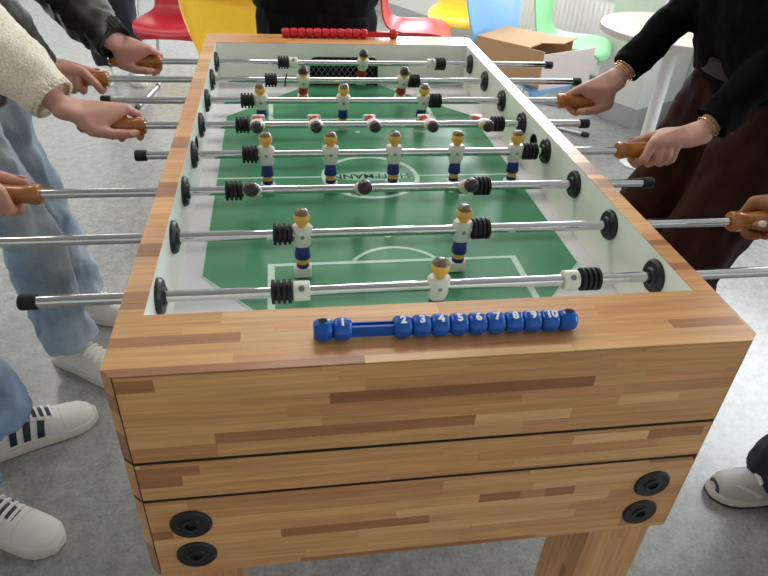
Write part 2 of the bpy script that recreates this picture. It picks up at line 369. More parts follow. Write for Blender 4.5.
panel([-.0022, -.007, -.0245, -.042, -.059, -.0765, -.094, -.111, -.1336],
      {1: [(-FX, -.326, 'd'), (-.326, -.13, 'l'), (-.13, .02, 'm')], 2: [(-.366, -.10, 'l'), (-.10, .2, 'm')], 3: [(-.366, -.14, 'm'), (-.14, .178, 'k'), (.178, .243, 'l'), (.243, .349, 'r')],
       4: [(-.366, -.188, 'm'), (-.188, .09, 'n'), (.09, .22, 'r')], 5: [(-.366, -.149, 'l'), (-.149, .219, 'm'), (.219, .30, 'p')],
       6: [(-.366, -.271, 'l'), (-.271, .037, 'd'), (.037, .16, 'p')], 7: [(-.27, .1, 'l'), (.16, .36, 'm')]}, -.0065, -.1345)
panel([-.1390, -.1455, -.1625, -.18, -.1975, -.2019],
      {0: [(-.36, -.25, 'n')], 1: [(-.366, -.294, 'd'), (-.294, .0, 'm'), (.279, .357, 'd')], 2: [(-.366, -.316, 'd'), (-.316, .05, 'm'), (.05, .30, 'r')], 3: [(-.366, .1, 'm')]}, -.138, -.203)
panel([-.2072, -.2135, -.2305, -.248, -.2655, -.283, -.3005, -.318, -.3355, -.353, -.3617],
      {0: [(.297, .362, 'd')], 1: [(-.366, -.316, 'l'), (-.316, .01, 'n'), (.01, .2, 'l')], 2: [(-.366, -.05, 'm')], 3: [(.063, .121, 'd'), (.121, .157, 'n'), (.157, .2, 'd'), (-.3, .063, 'l')],
       4: [(-.366, -.340, 'd'), (-.05, .255, 'p')], 5: [(-.366, -.204, 'l'), (-.204, -.003, 'd'), (-.003, .2, 'l')], 6: [(-.1, .213, 'p'), (.213, .366, 'n')],
       7: [(-.366, -.28, 'r')], 9: [(-.18, .162, 'd')]}, -.206, -.3617)
part('groove_backing', MB().box(-FX + .002, FX - .002, .012, .032, H - FH + .01, H - .0066), 'core', table)
for gz_ in (-.1363, -.2046): part('groove_shade_strip', MB().box(-FX, FX, .0008, .0119, H + gz_ - .0026, H + gz_ + .0027), 'groove_shade', table)  # black strip fills each groove, standing in for its shade
part('groove_shade_strip', MB().box(-FX, FX, .0008, .0034, H - .0021, H - .0015), 'groove_shade', table)
# chamfered corner strips, cut by the same two grooves
for sx in (-1, 1):
    for gz_ in (-.1363, -.2046): part('groove_shade_strip', MB().prism([(sx * (FX + .0005), .0016), (sx * (WO - .0008), CY + .0006), (sx * (WO - .0008), .027), (sx * (FX + .0005), .027)], H + gz_ - .0026, H + gz_ + .0027), 'groove_shade', table)
    cpst = part('corner_post', MB().prism([(sx * (FX - .001), .004), (sx * (WO - .003), CY + .003), (sx * (WO - .003), .03), (sx * (FX - .001), .03)], H - FH + .001, H - .0065), 'core', table)
    zs = [-.0015, -.03, -.055, -.09, -.1336, None, -.1390, -.165, -.2019, None, -.2072, -.24, -.275, -.30, -.33, -.3617]
    for a, b in zip(zs[:-1], zs[1:]):
        if a is None or b is None: continue
        poly_stave(cpst, MB().prism([(sx * (FX + .0009), .0008), (sx * (WO - .0001), CY), (sx * (WO - .0001), .028), (sx * (WO - .004), .028), (sx * (WO - .004), CY + .002), (sx * (FX + .0009), .004)], H + b + .0002, H + a - .0002), random.choice('lmnrdmr'))
# top rails
TH = .03
def rail_core(x0, x1, y0, y1): return part('top_rail', MB().box(x0, x1, y0, y1, H - TH, H - .0015), 'core', table)
fr = rail_core(-FX, FX, .0015, BN_ - .001)
rows = [0, .0125, .030, .0475, .065, .0825, BN_]
fixed = {0: [(-WO, -.101, 'd'), (-.101, .14, 'p'), (.14, .38, 'l')], 1: [(-WO, -.244, 'l'), (-.244, .138, 'r'), (.138, .38, 'l')], 2: [(-WO, -.1, 'l'), (-.1, .281, 'm'), (.281, .376, 'd'), (.376, .38, 'l')],
         3: [(-WO, -.237, 'd'), (-.237, .1, 'p'), (.1, .38, 'm')], 4: [(-WO, -.302, 'l'), (-.302, -.2, 'l'), (-.2, .2, 'r'), (.2, .38, 'n')], 5: [(-WO, -.26, 'm'), (-.26, .0, 'p'), (.0, .25, 'l'), (.25, .38, 'm')]}
for i in range(6):
    for a, b, t in fill_row(-WO, WO, fixed[i]):
        if i == 0:
            poly = [(a, 0), (b, 0), (b, rows[1]), (a, rows[1])]
            if a <= -WO + 1e-6: poly = [(a + CX, 0), (b, 0), (b, rows[1]), (a, rows[1]), (a, CY)]
            if b >= WO - 1e-6: poly = [(a, 0), (b - CX, 0), (b, CY), (b, rows[1]), (a, rows[1])]
            if a > b - 1e-4: continue
            poly_stave(fr, MB().prism(poly, H - .0014, H), t)
        else: stave(fr, a, b, rows[i], rows[i + 1], -.006, 0, t)
bk = rail_core(-FX, FX, YI1 + .001, TL - .0015)
rowsb = [YI1, YI1 + .02, YI1 + .0375, YI1 + .055, YI1 + .0725, TL - .0125]
for i in range(5):
    for a, b, t in fill_row(-WO, WO, []): stave(bk, a, b, rowsb[i], rowsb[i + 1], -.006, 0, t)
poly_stave(bk, MB().prism([(-WO, TL - .0125), (WO, TL - .0125), (WO, TL - CY), (WO - CX, TL), (-WO + CX, TL), (-WO, TL - CY)], H - .006, H), 'l')
for sx in (-1, 1):
    rc = rail_core(min(sx * (WI + .002), sx * (WO - .002)), max(sx * (WI + .002), sx * (WO - .002)), BN_, YI1)
    y = BN_; bands = {-1: [(.1055, .118, 'm'), (.118, .137, 'd'), (.137, .155, 'd'), (.155, .205, 'l'), (.205, .235, 'm')], 1: [(.1055, .155, 'r'), (.155, .172, 'd'), (.172, .22, 'm'), (.22, .237, 'd')]}[sx]
    for a, b, t in bands: stave(rc, min(sx * WI, sx * WO), max(sx * WI, sx * WO), a, b, -.006, 0, t); y = b
    while y < YI1 - 1e-4:
        e = min(YI1, y + random.choice((.0175, .0175, .035, .0525)))
        if YI1 - e < .012: e = YI1
        stave(rc, min(sx * WI, sx * WO), max(sx * WI, sx * WO), y, e, -.006, 0, random.choice('llmrrnrpm' + ('dk' if y < .8 else 'm'))); y = e
# outer sides, back and bottom
for sx in (-1, 1):
    part('side_panel', MB().box(min(sx * .356, sx * (WO - .0004)), max(sx * .356, sx * (WO - .0004)), CY + .018, TL - CY, H - FH, H - .006), 'laminate', table)
part('back_panel', MB().box(-FX, FX, TL - .03, TL, H - FH, H - .006), 'laminate', table)
part('bottom_board', MB().box(-.355, .355, .03, TL - .03, H - .30, H - .285), 'laminate', table)
# white inner walls, with the ball hole in each side
for sx in (-1, 1):
    hy, hz, hr = .722, -.047, .019
    xi, xo = sx * WI, sx * .3555
    mb = MB(); bm = bmesh.new()
    out = [(YI0, FZ - .01), (YI1, FZ - .01), (YI1, -.0008), (YI0, -.0008)]
    n = 24; ring = [(hy + hr * math.cos(2 * math.pi * k / n), hz + hr * math.sin(2 * math.pi * k / n)) for k in range(n)]
    sq = []
    for k in range(n):   # matching points on a square around the hole
        c, s_ = math.cos(2 * math.pi * k / n), math.sin(2 * math.pi * k / n); f = .034 / max(abs(c), abs(s_)); sq.append((hy + f * c, hz + f * s_))
    vs = [(xi, y, z + H) for y, z in ring + sq] + [(xo, y, z + H) for y, z in ring]
    fs = [(k, (k + 1) % n, n + (k + 1) % n, n + k) for k in range(n)] + [(k, (k + 1) % n, 2 * n + (k + 1) % n, 2 * n + k) for k in range(n)]
    mb.add(vs, fs)
    a0, a1, b0, b1 = hy - .034, hy + .034, hz - .034, hz + .034
    for y0, y1, z0, z1 in ((YI0, a0, FZ - .01, -.0008), (a1, YI1, FZ - .01, -.0008), (a0, a1, b1, -.0008), (a0, a1, FZ - .01, b0)):
        mb.add([(xi, y0, z0 + H), (xi, y1, z0 + H), (xi, y1, z1 + H), (xi, y0, z1 + H)], [(0, 1, 2, 3)])
    part('side_wall', mb, 'liner', table)
    part('ball_hole', MB().lathe([(0, .0205), (.001, .0205), (.001, .018), (-.03, .018)], 24, (xi, hy, hz + H), (-sx, 0, 0), cap=False), 'hollow', table, smooth=30)
    part('hole_back', MB().cyl((sx * .3550, hy, hz + H), (sx * .3558, hy, hz + H), .0195, 20), 'hollow', table)
part('end_wall', MB().box(-WI, WI, YI0 - .01, YI0, H + FZ - .01, H - .001), 'liner', table)
# far end wall with the goal mouth
gx, gz = .0945, -.038
ew = MB(); arc = 8; rr = .016
for sx in (-1, 1):
    ew.box(min(sx * gx, sx * WI), max(sx * gx, sx * WI), YI1, YI1 + .008, H + FZ - .01, H - .001)
    pts = [(sx * gx, gz)] + [(sx * (gx - rr + rr * math.cos(a)), gz - rr + rr * math.sin(a)) for a in [R_(90 * k / arc) for k in range(arc, -1, -1)]]
    n0 = len(pts); ew.add([(x, YI1, z + H) for x, z in pts] + [(x, YI1 + .008, z + H) for x, z in pts], [tuple(range(n0)), tuple(range(2 * n0 - 1, n0 - 1, -1))] + [(i, (i + 1) % n0, n0 + (i + 1) % n0, n0 + i) for i in range(n0)])
ew.box(-gx, gx, YI1, YI1 + .008, H + gz, H - .001)
part('end_wall', ew, 'liner', table)
goal = part('goal', MB().box(-gx - .004, gx + .004, YI1 + .055, YI1 + .06, H + FZ - .01, H + gz + .002).box(-gx - .006, -gx - .001, YI1 + .008, YI1 + .06, H + FZ - .01, H + gz).box(gx + .001, gx + .006, YI1 + .008, YI1 + .06, H + FZ - .01, H + gz).box(-gx - .004, gx + .004, YI1 + .008, YI1 + .06, H + gz, H + gz + .003), 'hollow', table)
rim = MB()
rp = [(-gx - .001, FZ)] + [(-gx + rr - rr * math.cos(R_(a)), gz - rr + rr * math.sin(R_(a))) for a in range(0, 91, 15)] + [(gx - rr + rr * math.sin(R_(a)), gz - rr + rr * math.cos(R_(a))) for a in range(0, 91, 15)] + [(gx + .001, FZ)]
rim.tube([(x, YI1 - .001, z + H) for x, z in rp], .0022, 8); part('goal_rim', rim, 'black', goal, smooth=40)
nt = MB()
for k in range(-6, 13):
    for s_ in (-1, 1):
        x0 = -gx + k * .0165; z0, z1 = FZ, gz - .003; x1 = x0 + s_ * .055
        if s_ < 0: x0, x1 = x0 + .1, x0 + .1 - .055
        p0, p1 = Vector((x0, YI1 + .035, z0 + H)), Vector((x1, YI1 + .035 , z1 + H))
        lo, hi = 0.0, 1.0
        for t in np.linspace(0, 1, 41):
            pass
        d = p1 - p0
        ts = [t for t in np.linspace(0, 1, 41) if -gx <= (p0 + d * t).x <= gx]
        if len(ts) > 2: nt.cyl(p0 + d * ts[0], p0 + d * ts[-1], .0007, 5)
part('goal_net', nt, 'netw', goal)
# pitch
part('pitch_border', MB().box(-WI, WI, YI0, YI1, H + FZ - .014, H + FZ - .001), 'border', table)
gxh = .3175; cut_y = .252; cut_x = .105
poly = [(-cut_x, YI0), (cut_x, YI0), (gxh, YI0 + cut_y), (gxh, YI1 - cut_y), (cut_x, YI1), (-cut_x, YI1), (-gxh, YI1 - cut_y), (-gxh, YI0 + cut_y)]
grn = part('green_pitch', MB().prism(poly, H + FZ - .0012, H + FZ), 'green', table)
for (xa, ya), (xb, yb) in zip(poly[1:] + poly[:1], poly[2:] + poly[:2]):
    d = Vector((xb - xa, yb - ya, 0))
    if abs(d.y) < 1e-6: continue
    part('pitch_outline', MB().obox(((xa + xb) / 2, (ya + yb) / 2, H + FZ + .0001), d.normalized(), Vector((-d.y, d.x, 0)).normalized(), (0, 0, 1), d.length / 2, .0012, .0003), 'line', grn)
YM = (YI0 + YI1) / 2; LZ = H + FZ
def strip(parent, name, x0, x1, y0, y1): return part(name, MB().box(x0, x1, y0, y1, LZ - .0002, LZ + .0004), 'line', parent)
def arcm(cx, cy, r0, r1, a0, a1, n=48, z=.0004):
    mb = MB(); vs = []; fs = []
    for k in range(n + 1):
        a = R_(a0 + (a1 - a0) * k / n)
        for r in (r0, r1):
            for zz in (LZ - .0002, LZ + z): vs.append((cx + r * math.cos(a), cy + r * math.sin(a), zz))
    for k in range(n):
        i = k * 4; j = i + 4
        fs += [(i + 1, i + 3, j + 3, j + 1), (i, j, j + 2, i + 2), (i, i + 1, j + 1, j), (i + 2, j + 2, j + 3, i + 3)]
    return mb.add(vs, fs)
strip(grn, 'halfway_line', -gxh, -.103, YM - .0028, YM + .0028); strip(grn, 'halfway_line', .103, gxh, YM - .0028, YM + .0028)
part('centre_circle', arcm(0, YM, .094, .104, 0, 360), 'line', grn)
for sy in (1, -1):
    yy = lambda y: YM + sy * (y - YM)
    bx, by = .2135, .386; lw2 = .0075
    pb_ = MB()
    for x0, x1, y0, y1 in ((-bx, bx, by - lw2, by), (-bx, -bx + lw2 * 1.5, YI0 + .01, by - lw2), (bx - lw2 * 1.5, bx, YI0 + .01, by - lw2)):
        ya, yb = sorted((yy(y0), yy(y1))); pb_.box(x0, x1, ya, yb, LZ - .0002, LZ + .0004)
    part('penalty_box', pb_, 'line', grn)
    a = 58
    part('penalty_arc', arcm(0, yy(.343), .080, .0865, sy * (90 - a), sy * (90 + a), 24), 'line', grn)
    part('penalty_spot', MB().cyl((0, yy(.466), LZ - .0002), (0, yy(.466), LZ + .0004), .0055, 16), 'line', grn)
lens = MB(); vs = [];
for k in range(25):
    x = -.078 + .156 * k / 24; t = x / .078; hgt = .008 + .014 * (1 - t * t)
    vs += [(x, YM - hgt, LZ + .0005), (x, YM + hgt, LZ + .0005), (x, YM - hgt, LZ - .0002), (x, YM + hgt, LZ - .0002)]
fs = []
for k in range(24):
    i = 4 * k; j = i + 4; fs += [(i, j, j + 1, i + 1), (i + 2, i + 3, j + 3, j + 2), (i, i + 2, j + 2, j), (i + 1, j + 1, j + 3, i + 3)]
part('pitch_badge', lens.add(vs, fs), 'lens', grn)
for txt, sz, dy in (('HOFFMANN', .030, 0.0),):
    o = link('pitch_lettering', text_mesh(txt, sz, .0005, .0002, 1.02), 'darkgreen', grn); o.location = (0, YM + dy, LZ + .0007); o.rotation_euler = (0, 0, math.pi)
# legs of two boards
for sx in (-1, 1):
    for y0, y1 in ((.03, .135), (TL - .135, TL - .03)):
        x0, x1 = sorted((sx * .272, sx * .373))
        lg = part('leg', MB().box(x0 + .001, x1 - .001, y0 + .001, y1 - .001, .03, H - .285), 'laminate', table)
        for k, (a, b) in enumerate(((0, .018), (.018, .040), (.040, .062), (.062, .082), (.082, .101))):
            q0, q1 = (x0 + a, x0 + b)
            z1 = -.615; cutz = random.uniform(-.6, -.42)
            for za, zb in ((-.87, cutz), (cutz, -.286)):
                stave(lg, q0, q1, y0, y0 + .003, za, zb, random.choice('llmmrnmd'), True)
        xin = x0 if sx > 0 else x1
        for k in range(6):
            yy0 = y0 + .003 + k * .017; cutz = random.uniform(-.6, -.42)
            for za, zb in ((-.87, cutz), (cutz, -.286)): stave(lg, min(xin, xin + sx * .003), max(xin, xin + sx * .003), yy0, yy0 + .017, za, zb, random.choice('llmmrnmd'), True)
        part('foot', MB().lathe([(0, .03), (.012, .03), (.016, .012), (.035, .012)], 18, ((x0 + x1) / 2, (y0 + y1) / 2, 0), (0, 0, 1)), 'black', lg, smooth=30)
# black screw covers on the front
for sx, z in ((-1, -.2545), (-1, -.3195), (1, -.258), (1, -.3215)):
    part('screw_cover', MB().lathe([(0, .0264), (.002, .0264), (.0042, .024), (.0036, .012), (.0052, .0115), (.0055, .0075), (.002, .007), (.002, .0)], 28, (sx * .3155, .0005, z + H), (0, -1, 0)), 'black', table, smooth=35)

# ------------------------------------------------------------------ rods, figures, handles
RY = [.1902 + .1533 * i for i in range(8)]; RZ = -.034
for y in RY:                                   # bearings belong to the table
    for sx in (-1, 1):
        b = part('bearing', MB().lathe([(0, .0255), (.004, .0255), (.0075, .0225), (.0075, .0140), (.0110, .0125), (.0110, .0095), (.002, .0090)], 26, (sx * WI, y, RZ + H), (-sx, 0, 0)), 'black', table, smooth=35)
        part('outer_bearing', MB().lathe([(0, .0150), (.006, .0150), (.008, .012), (.008, .0092)], 14, (sx * (WO - .0005), y, RZ + H), (sx, 0, 0)), 'black', table, smooth=35)
def fig_meshes(hz0):
    f = {}
    f['torso'] = MB().lathe([(.015, .006), (.0155, .0125), (.012, .0150), (.003, .0152), (-.010, .0140), (-.0195, .0115), (-.022, .010), (-.022, .002)], 18, (0, 0, 0), (0, 0, 1)).mesh('torso', 45)
    for v in f['torso'].vertices: v.co.y *= .82; v.co.x *= 1.10
    f['head'] = MB().ell((0, 0, .0295), (.0128, .0130, .0140), 18, 12).lathe([(.012, .007), (.02, .0075)], 12, (0, 0, 0), (0, 0, 1)).mesh('head', 60)
    f['hair'] = MB().ell((0, .0006, .0302), (.0132, .0134, .0142), 18, 7, hz0, 1.0).mesh('hair', 60)
    f['shorts'] = MB().lathe([(-.0205, .0095), (-.022, .0105), (-.041, .0130), (-.0425, .0125), (-.0425, .002)], 16, (0, 0, 0), (0, 0, 1)).mesh('shorts', 45)
    f['leg'] = MB().lathe([(-.042, .0095), (-.0535, .0098)], 14, (0, 0, 0), (0, 0, 1)).mesh('leg', 45)
    f['sock'] = MB().lathe([(-.0525, .0102), (-.0600, .0102)], 14, (0, 0, 0), (0, 0, 1)).mesh('sock', 45)
    f['foot'] = MB().box(-.0142, .0142, -.0100, .0100, -.0780, -.0595).mesh('foot', bevel=.003)
    f['screw'] = MB().lathe([(0, .0034), (.0012, .0030), (.0012, .0)], 12, (0, -.0120, 0), (0, -1, 0)).mesh('screw', 30)
    return f
FIG = {}
for team, mats in (('near', dict(torso='white_pl', head='yellow_pl', hair='hair_g', shorts='blue_pl', leg='yellow_pl', sock='blue_pl', foot='white_pl', screw='steel')),
                   ('far', dict(torso='white_pl', head='yellow_pl', hair='hair_p', shorts='red_pl', leg='yellow_pl', sock='red_pl', foot='white_pl', screw='steel'))):
    FIG[team] = fig_meshes(.42 if team == 'near' else .12)
    for k, m in mats.items(): FIG[team][k].materials.append(M[m])
def figure(root, team, x, tilt, flip):
    F = FIG[team]
    t = link('player_figure', F['torso'], None, root); t.location = (x, 0, 0); t.rotation_euler = (tilt, 0, 0)
    for k in ('head', 'hair', 'shorts', 'leg', 'sock', 'foot', 'screw'): link({'leg': 'figure_leg', 'foot': 'figure_foot'}.get(k, k), F[k], None, t)
    return t
prof = []
for k in range(4):
    s0 = -.0145 + k * .0074; prof += [(s0, .0122), (s0 + .0004, .0168), (s0 + .0046, .0168), (s0 + .005, .0122)]
prof += [(.0145, .0122)]
BUMP = MB().lathe([(-.0152, .0082)] + prof + [(.0152, .0082)], 24).mesh('bumper', 30); BUMP.materials.append(M['rubber'])
COLLAR = MB().lathe([(-.0115, .0082), (-.0115, .0125), (-.010, .0140), (.010, .0140), (.0115, .0125), (.0115, .0082)], 22).mesh('collar', 40); COLLAR.materials.append(M['white_pl'])
CSCREW = MB().lathe([(0, .0042), (.001, .0042), (.001, .0028), (.0002, .0024), (.0002, 0)], 14, (0, -.0095, .0100), (0, -.7, .72)).mesh('screw', 30); CSCREW.materials.append(M['steel'])
CAP = MB().lathe([(-.002, .0085), (-.002, .0102), (.016, .0108), (.019, .0095), (.0195, 0)], 20).mesh('end_cap', 40); CAP.materials.append(M['rubber'])
HANDLE_A = MB().lathe([(0, .0085), (.0, .0158), (.004, .0178), (.012, .0180), (.020, .0158), (.030, .0150), (.055, .0172), (.085, .0176), (.112, .0164), (.127, .0140), (.133, .0080), (.1335, 0)], 12).mesh('handle', 30); HANDLE_A.materials.append(M['handle'])
NAME_T = {0: 'goalkeeper', 1: 'two figures', 2: 'three figures', 3: 'five figures'}
# per rod: tube from x0 to x1, handle side, bumper centres, collars, figures, team, tilt
RODS = [
    dict(x0=-.500, x1=.64, hs=1, hx=.555, cap=-.500, bump=[-.1895, .248], col=[-.164, .218], fig=[.025], team='near', tilt=R_(0),
         label='chrome rod with one goalkeeper in blue shorts, closest to the blue score counter'),
    dict(x0=-.63, x1=.64, hs=1, hx=.567, cap=-.63, bump=[-.1865, .1275], col=[], fig=[-.157, .097], team='near', tilt=R_(2),
         label='chrome rod carrying two upright figures in blue shorts'),
    dict(x0=-.66, x1=.485, hs=-1, hx=-.576, cap=.485, bump=[-.266, .1720], col=[], fig=[-.236, -.045, .143], team='far', tilt=R_(62),
         label='chrome rod with three plum-haired figures tipped over beside the centre circle'),
    dict(x0=-.434, x1=.57, hs=1, hx=.504, cap=-.434, bump=[-.243, .3150], col=[], fig=[-.213, -.090, .035, .161, .284], team='near', tilt=R_(-2),
         label='chrome rod with five upright figures in blue shorts over the halfway line'),
    dict(x0=-.53, x1=.487, hs=-1, hx=-.457, cap=.487, bump=[-.262, .292], col=[], fig=[-.232, -.110, .014, .139, .262], team='far', tilt=R_(79),
         label='chrome rod with five plum-haired figures swung level, heads towards the blue counter'),
    dict(x0=-.556, x1=.57, hs=1, hx=.491, cap=-.556, bump=[-.257, .1825], col=[], fig=[-.227, -.037, .153], team='near', tilt=R_(14),
         label='chrome rod with three upright figures in blue shorts'),
    dict(x0=-.66, x1=.594, hs=-1, hx=-.588, cap=.594, bump=[-.2035, .1595], col=[], fig=[-.124, .131], team='far', tilt=R_(32), washer=-.167,
         label='chrome rod carrying two upright figures in red shorts'),
    dict(x0=-.56, x1=.572, hs=-1, hx=-.486, cap=.572, bump=[-.1705, .262], col=[-.144, .236], fig=[.045], team='far', tilt=R_(30),
         label='chrome rod with one goalkeeper in red shorts in front of the goal net'),
]
for i, r in enumerate(RODS):
    root = thing('football_rod', r['label'], 'rod', (0, RY[i], RZ + H), 'rods of the football table')
    part('tube', MB().cyl((r['x0'], 0, 0), (r['x1'], 0, 0), .0079, 20), 'chrome', root, smooth=40)
    hs = r['hs']
    h = link('handle', HANDLE_A, None, root, (r['hx'], 0, 0)); h.rotation_euler = (0, 0, 0 if hs > 0 else math.pi)
    c = link('end_cap', CAP, None, root, (r['cap'], 0, 0)); c.rotation_euler = (0, 0, math.pi if hs > 0 else 0)
    for x in r['bump']: link('bumper', BUMP, None, root, (x, 0, 0))
    for x in r['col']:
        cc = link('collar', COLLAR, None, root, (x, 0, 0)); link('screw', CSCREW, None, cc)
    for x in r['fig']: figure(root, r['team'], x, r['tilt'], 0)
    if 'washer' in r:
        wm = part('washer', MB().lathe([(-.0012, .0085), (-.0012, .0165), (.0012, .0165), (.0012, .0085)], 20), 'rubber', root); wm.location = (r['washer'], 0, 0); wm.rotation_euler = (0, R_(8), R_(-8))

# ------------------------------------------------------------------ score counters
def bead_mesh(name):
    """octagonal bead, a flat on top, narrowed towards both ends"""
    vs = []; fs = []; prof = [(-.0107, .0100), (-.0080, .0124), (-.0045, .0136), (.0045, .0136), (.0080, .0124), (.0107, .0100)]
    for x, r in prof:
        for k in range(8): a = R_(22.5 + 45 * k); vs.append((x, r * math.cos(a), r * math.sin(a)))
    for i in range(len(prof) - 1):
        for k in range(8): fs.append((i * 8 + k, i * 8 + (k + 1) % 8, (i + 1) * 8 + (k + 1) % 8, (i + 1) * 8 + k))
    fs += [tuple(range(7, -1, -1)), tuple(len(vs) - 8 + k for k in range(8))]
    return MB().add(vs, fs).mesh(name, 60, bevel=.0011)
def counter(name, label, xs, ends, y, mat, rot, numerals):
    root = thing(name, label, 'score counter', (0, y, H), 'score counters on the table rim', rot)
    bmesh_ = bead_mesh('bead'); bmesh_.materials.append(M[mat])
    part('counter_rail', MB().box(ends[0], ends[1], -.0052, .0052, .004, .0160).box(ends[0], ends[1], -.0052, -.003, .016, .0182).box(ends[0], ends[1], .003, .0052, .016, .0182), mat, root)
    for e in ends:
        b = link('end_block', bmesh_, None, root, (e, 0, .0126)); part('screw_hole', MB().lathe([(0, .0048), (.0006, .0048), (.0006, 0)], 14, (0, 0, .01245), (0, 0, 1)), 'hollow', b)
    for k, x in enumerate(xs):
        b = link('bead', bmesh_, None, root, (x, 0, .0128)); b.rotation_euler = (R_(15 if numerals else 0), 0, 0)
        if numerals:
            nm = text_mesh(str(k + 1), .0142, .0006, .0003); o = link('numeral', nm, 'numeral', b)
            o.location = (0, -.0004, .0128)
counter('score_counter', 'blue abacus score counter with white numerals one to ten', [-.1225] + [-.0535 + .022 * k for k in range(9)], (-.1445, .1445), .0435, 'cblue', R_(-.8), True)
counter('score_counter', 'red abacus score counter on the far rim beside the dark clothed person', [.138 - .022 * 1.0 * k - .0215 + .021 for k in range(10)], (-.147, .160), 1.392, 'cred', math.pi, False)

# ------------------------------------------------------------------ organic bodies
ICO = None
def ico_pts():
    global ICO
    if ICO is None:
        bm = bmesh.new(); bmesh.ops.create_icosphere(bm, subdivisions=2, radius=1); ICO = [v.co.copy() for v in bm.verts]; bm.free()
    return ICO
def hull_into(dst_v, dst_f, balls):
    """convex hull of ellipsoids (centre, radii)"""
    bm = bmesh.new()
    for c, r in balls:
        c = Vector(c); r = (r, r, r) if isinstance(r, (int, float)) else r
        for p in ico_pts(): bm.verts.new((c.x + p.x * r[0], c.y + p.y * r[1], c.z + p.z * r[2]))
    res = bmesh.ops.convex_hull(bm, input=bm.verts, use_existing_faces=False)
    loose = [v for v in bm.verts if not v.link_faces]
    bmesh.ops.delete(bm, geom=loose, context='VERTS')
    bm.verts.index_update(); n = len(dst_v)
    dst_v += [tuple(v.co) for v in bm.verts]; dst_f += [tuple(v.index + n for v in f.verts) for f in bm.faces]; bm.free()
def blob(hulls, voxel, smooth=4, cuts=(), wr=0.0, wf=(9, 9, 9), name='blob'):
    v, f = [], []
    for h in hulls: hull_into(v, f, h)
    me = bpy.data.meshes.new(name); me.from_pydata(v, [], f)
    o = bpy.data.objects.new(name, me); COL.objects.link(o)
    r = o.modifiers.new('r', 'REMESH'); r.mode = 'VOXEL'; r.voxel_size = voxel; r.use_smooth_shade = True
    s = o.modifiers.new('s', 'SMOOTH'); s.factor = .5; s.iterations = smooth
    out = ops_mesh(o); bpy.data.meshes.remove(me); out.name = name
    bm = bmesh.new(); bm.from_mesh(out)
    for co, no, rad_ in cuts:
        co, no = Vector(co), Vector(no).normalized()
        fs = [q for q in bm.faces if (q.calc_center_median() - co).length < rad_]
        es = {e for q in fs for e in q.edges}; vs = {x for q in fs for x in q.verts}
        bmesh.ops.bisect_plane(bm, geom=list(vs) + list(es) + fs, plane_co=co, plane_no=no, clear_outer=True)
        be = [e for e in bm.edges if e.is_boundary]
        if be:
            ex = bmesh.ops.extrude_edge_only(bm, edges=be)
            nv = [g for g in ex['geom'] if isinstance(g, bmesh.types.BMVert)]
            cen = sum((x.co for x in nv), Vector()) / len(nv)
            for x in nv: x.co = cen + (x.co - cen) * .86 - no * .004
            be = [e for e in bm.edges if e.is_boundary]
            bmesh.ops.holes_fill(bm, edges=be, sides=0)
    if wr:
        bm.normal_update()
        for x in bm.verts:
            p = x.co; x.co = p + x.normal * wr * noise.fractal(Vector((p.x * wf[0], p.y * wf[1], p.z * wf[2])), .9, 2.1, 3)
    bmesh.ops.recalc_face_normals(bm, faces=bm.faces)
    bm.to_mesh(out); bm.free()
    for p in out.polygons: p.use_smooth = True
    return out
def join_meshes(name, ms):
    bm = bmesh.new()
    for m in ms: bm.from_mesh(m); bpy.data.meshes.remove(m)
    me = bpy.data.meshes.new(name); bm.to_mesh(me); bm.free()
    for p in me.polygons: p.use_smooth = True
    return me
def V(x, y, z): return Vector((x, y, z + H))     # z measured from the table top
def chain(pts):
    """[(p, r), ...] -> hulls of neighbouring balls"""
    return [[pts[i], pts[i + 1]] for i in range(len(pts) - 1)]
def bend(a, b, l1, l2, pole):
    """joint between a and b for limbs of length l1, l2, pushed towards pole"""
    d = b - a; L = min(d.length, (l1 + l2) * .999); dn = d.normalized()
    x = (l1 * l1 - l2 * l2 + L * L) / (2 * L); h = math.sqrt(max(0, l1 * l1 - x * x))
    pl = Vector(pole); pl = (pl - dn * pl.dot(dn)).normalized()
    return a + dn * x + pl * h

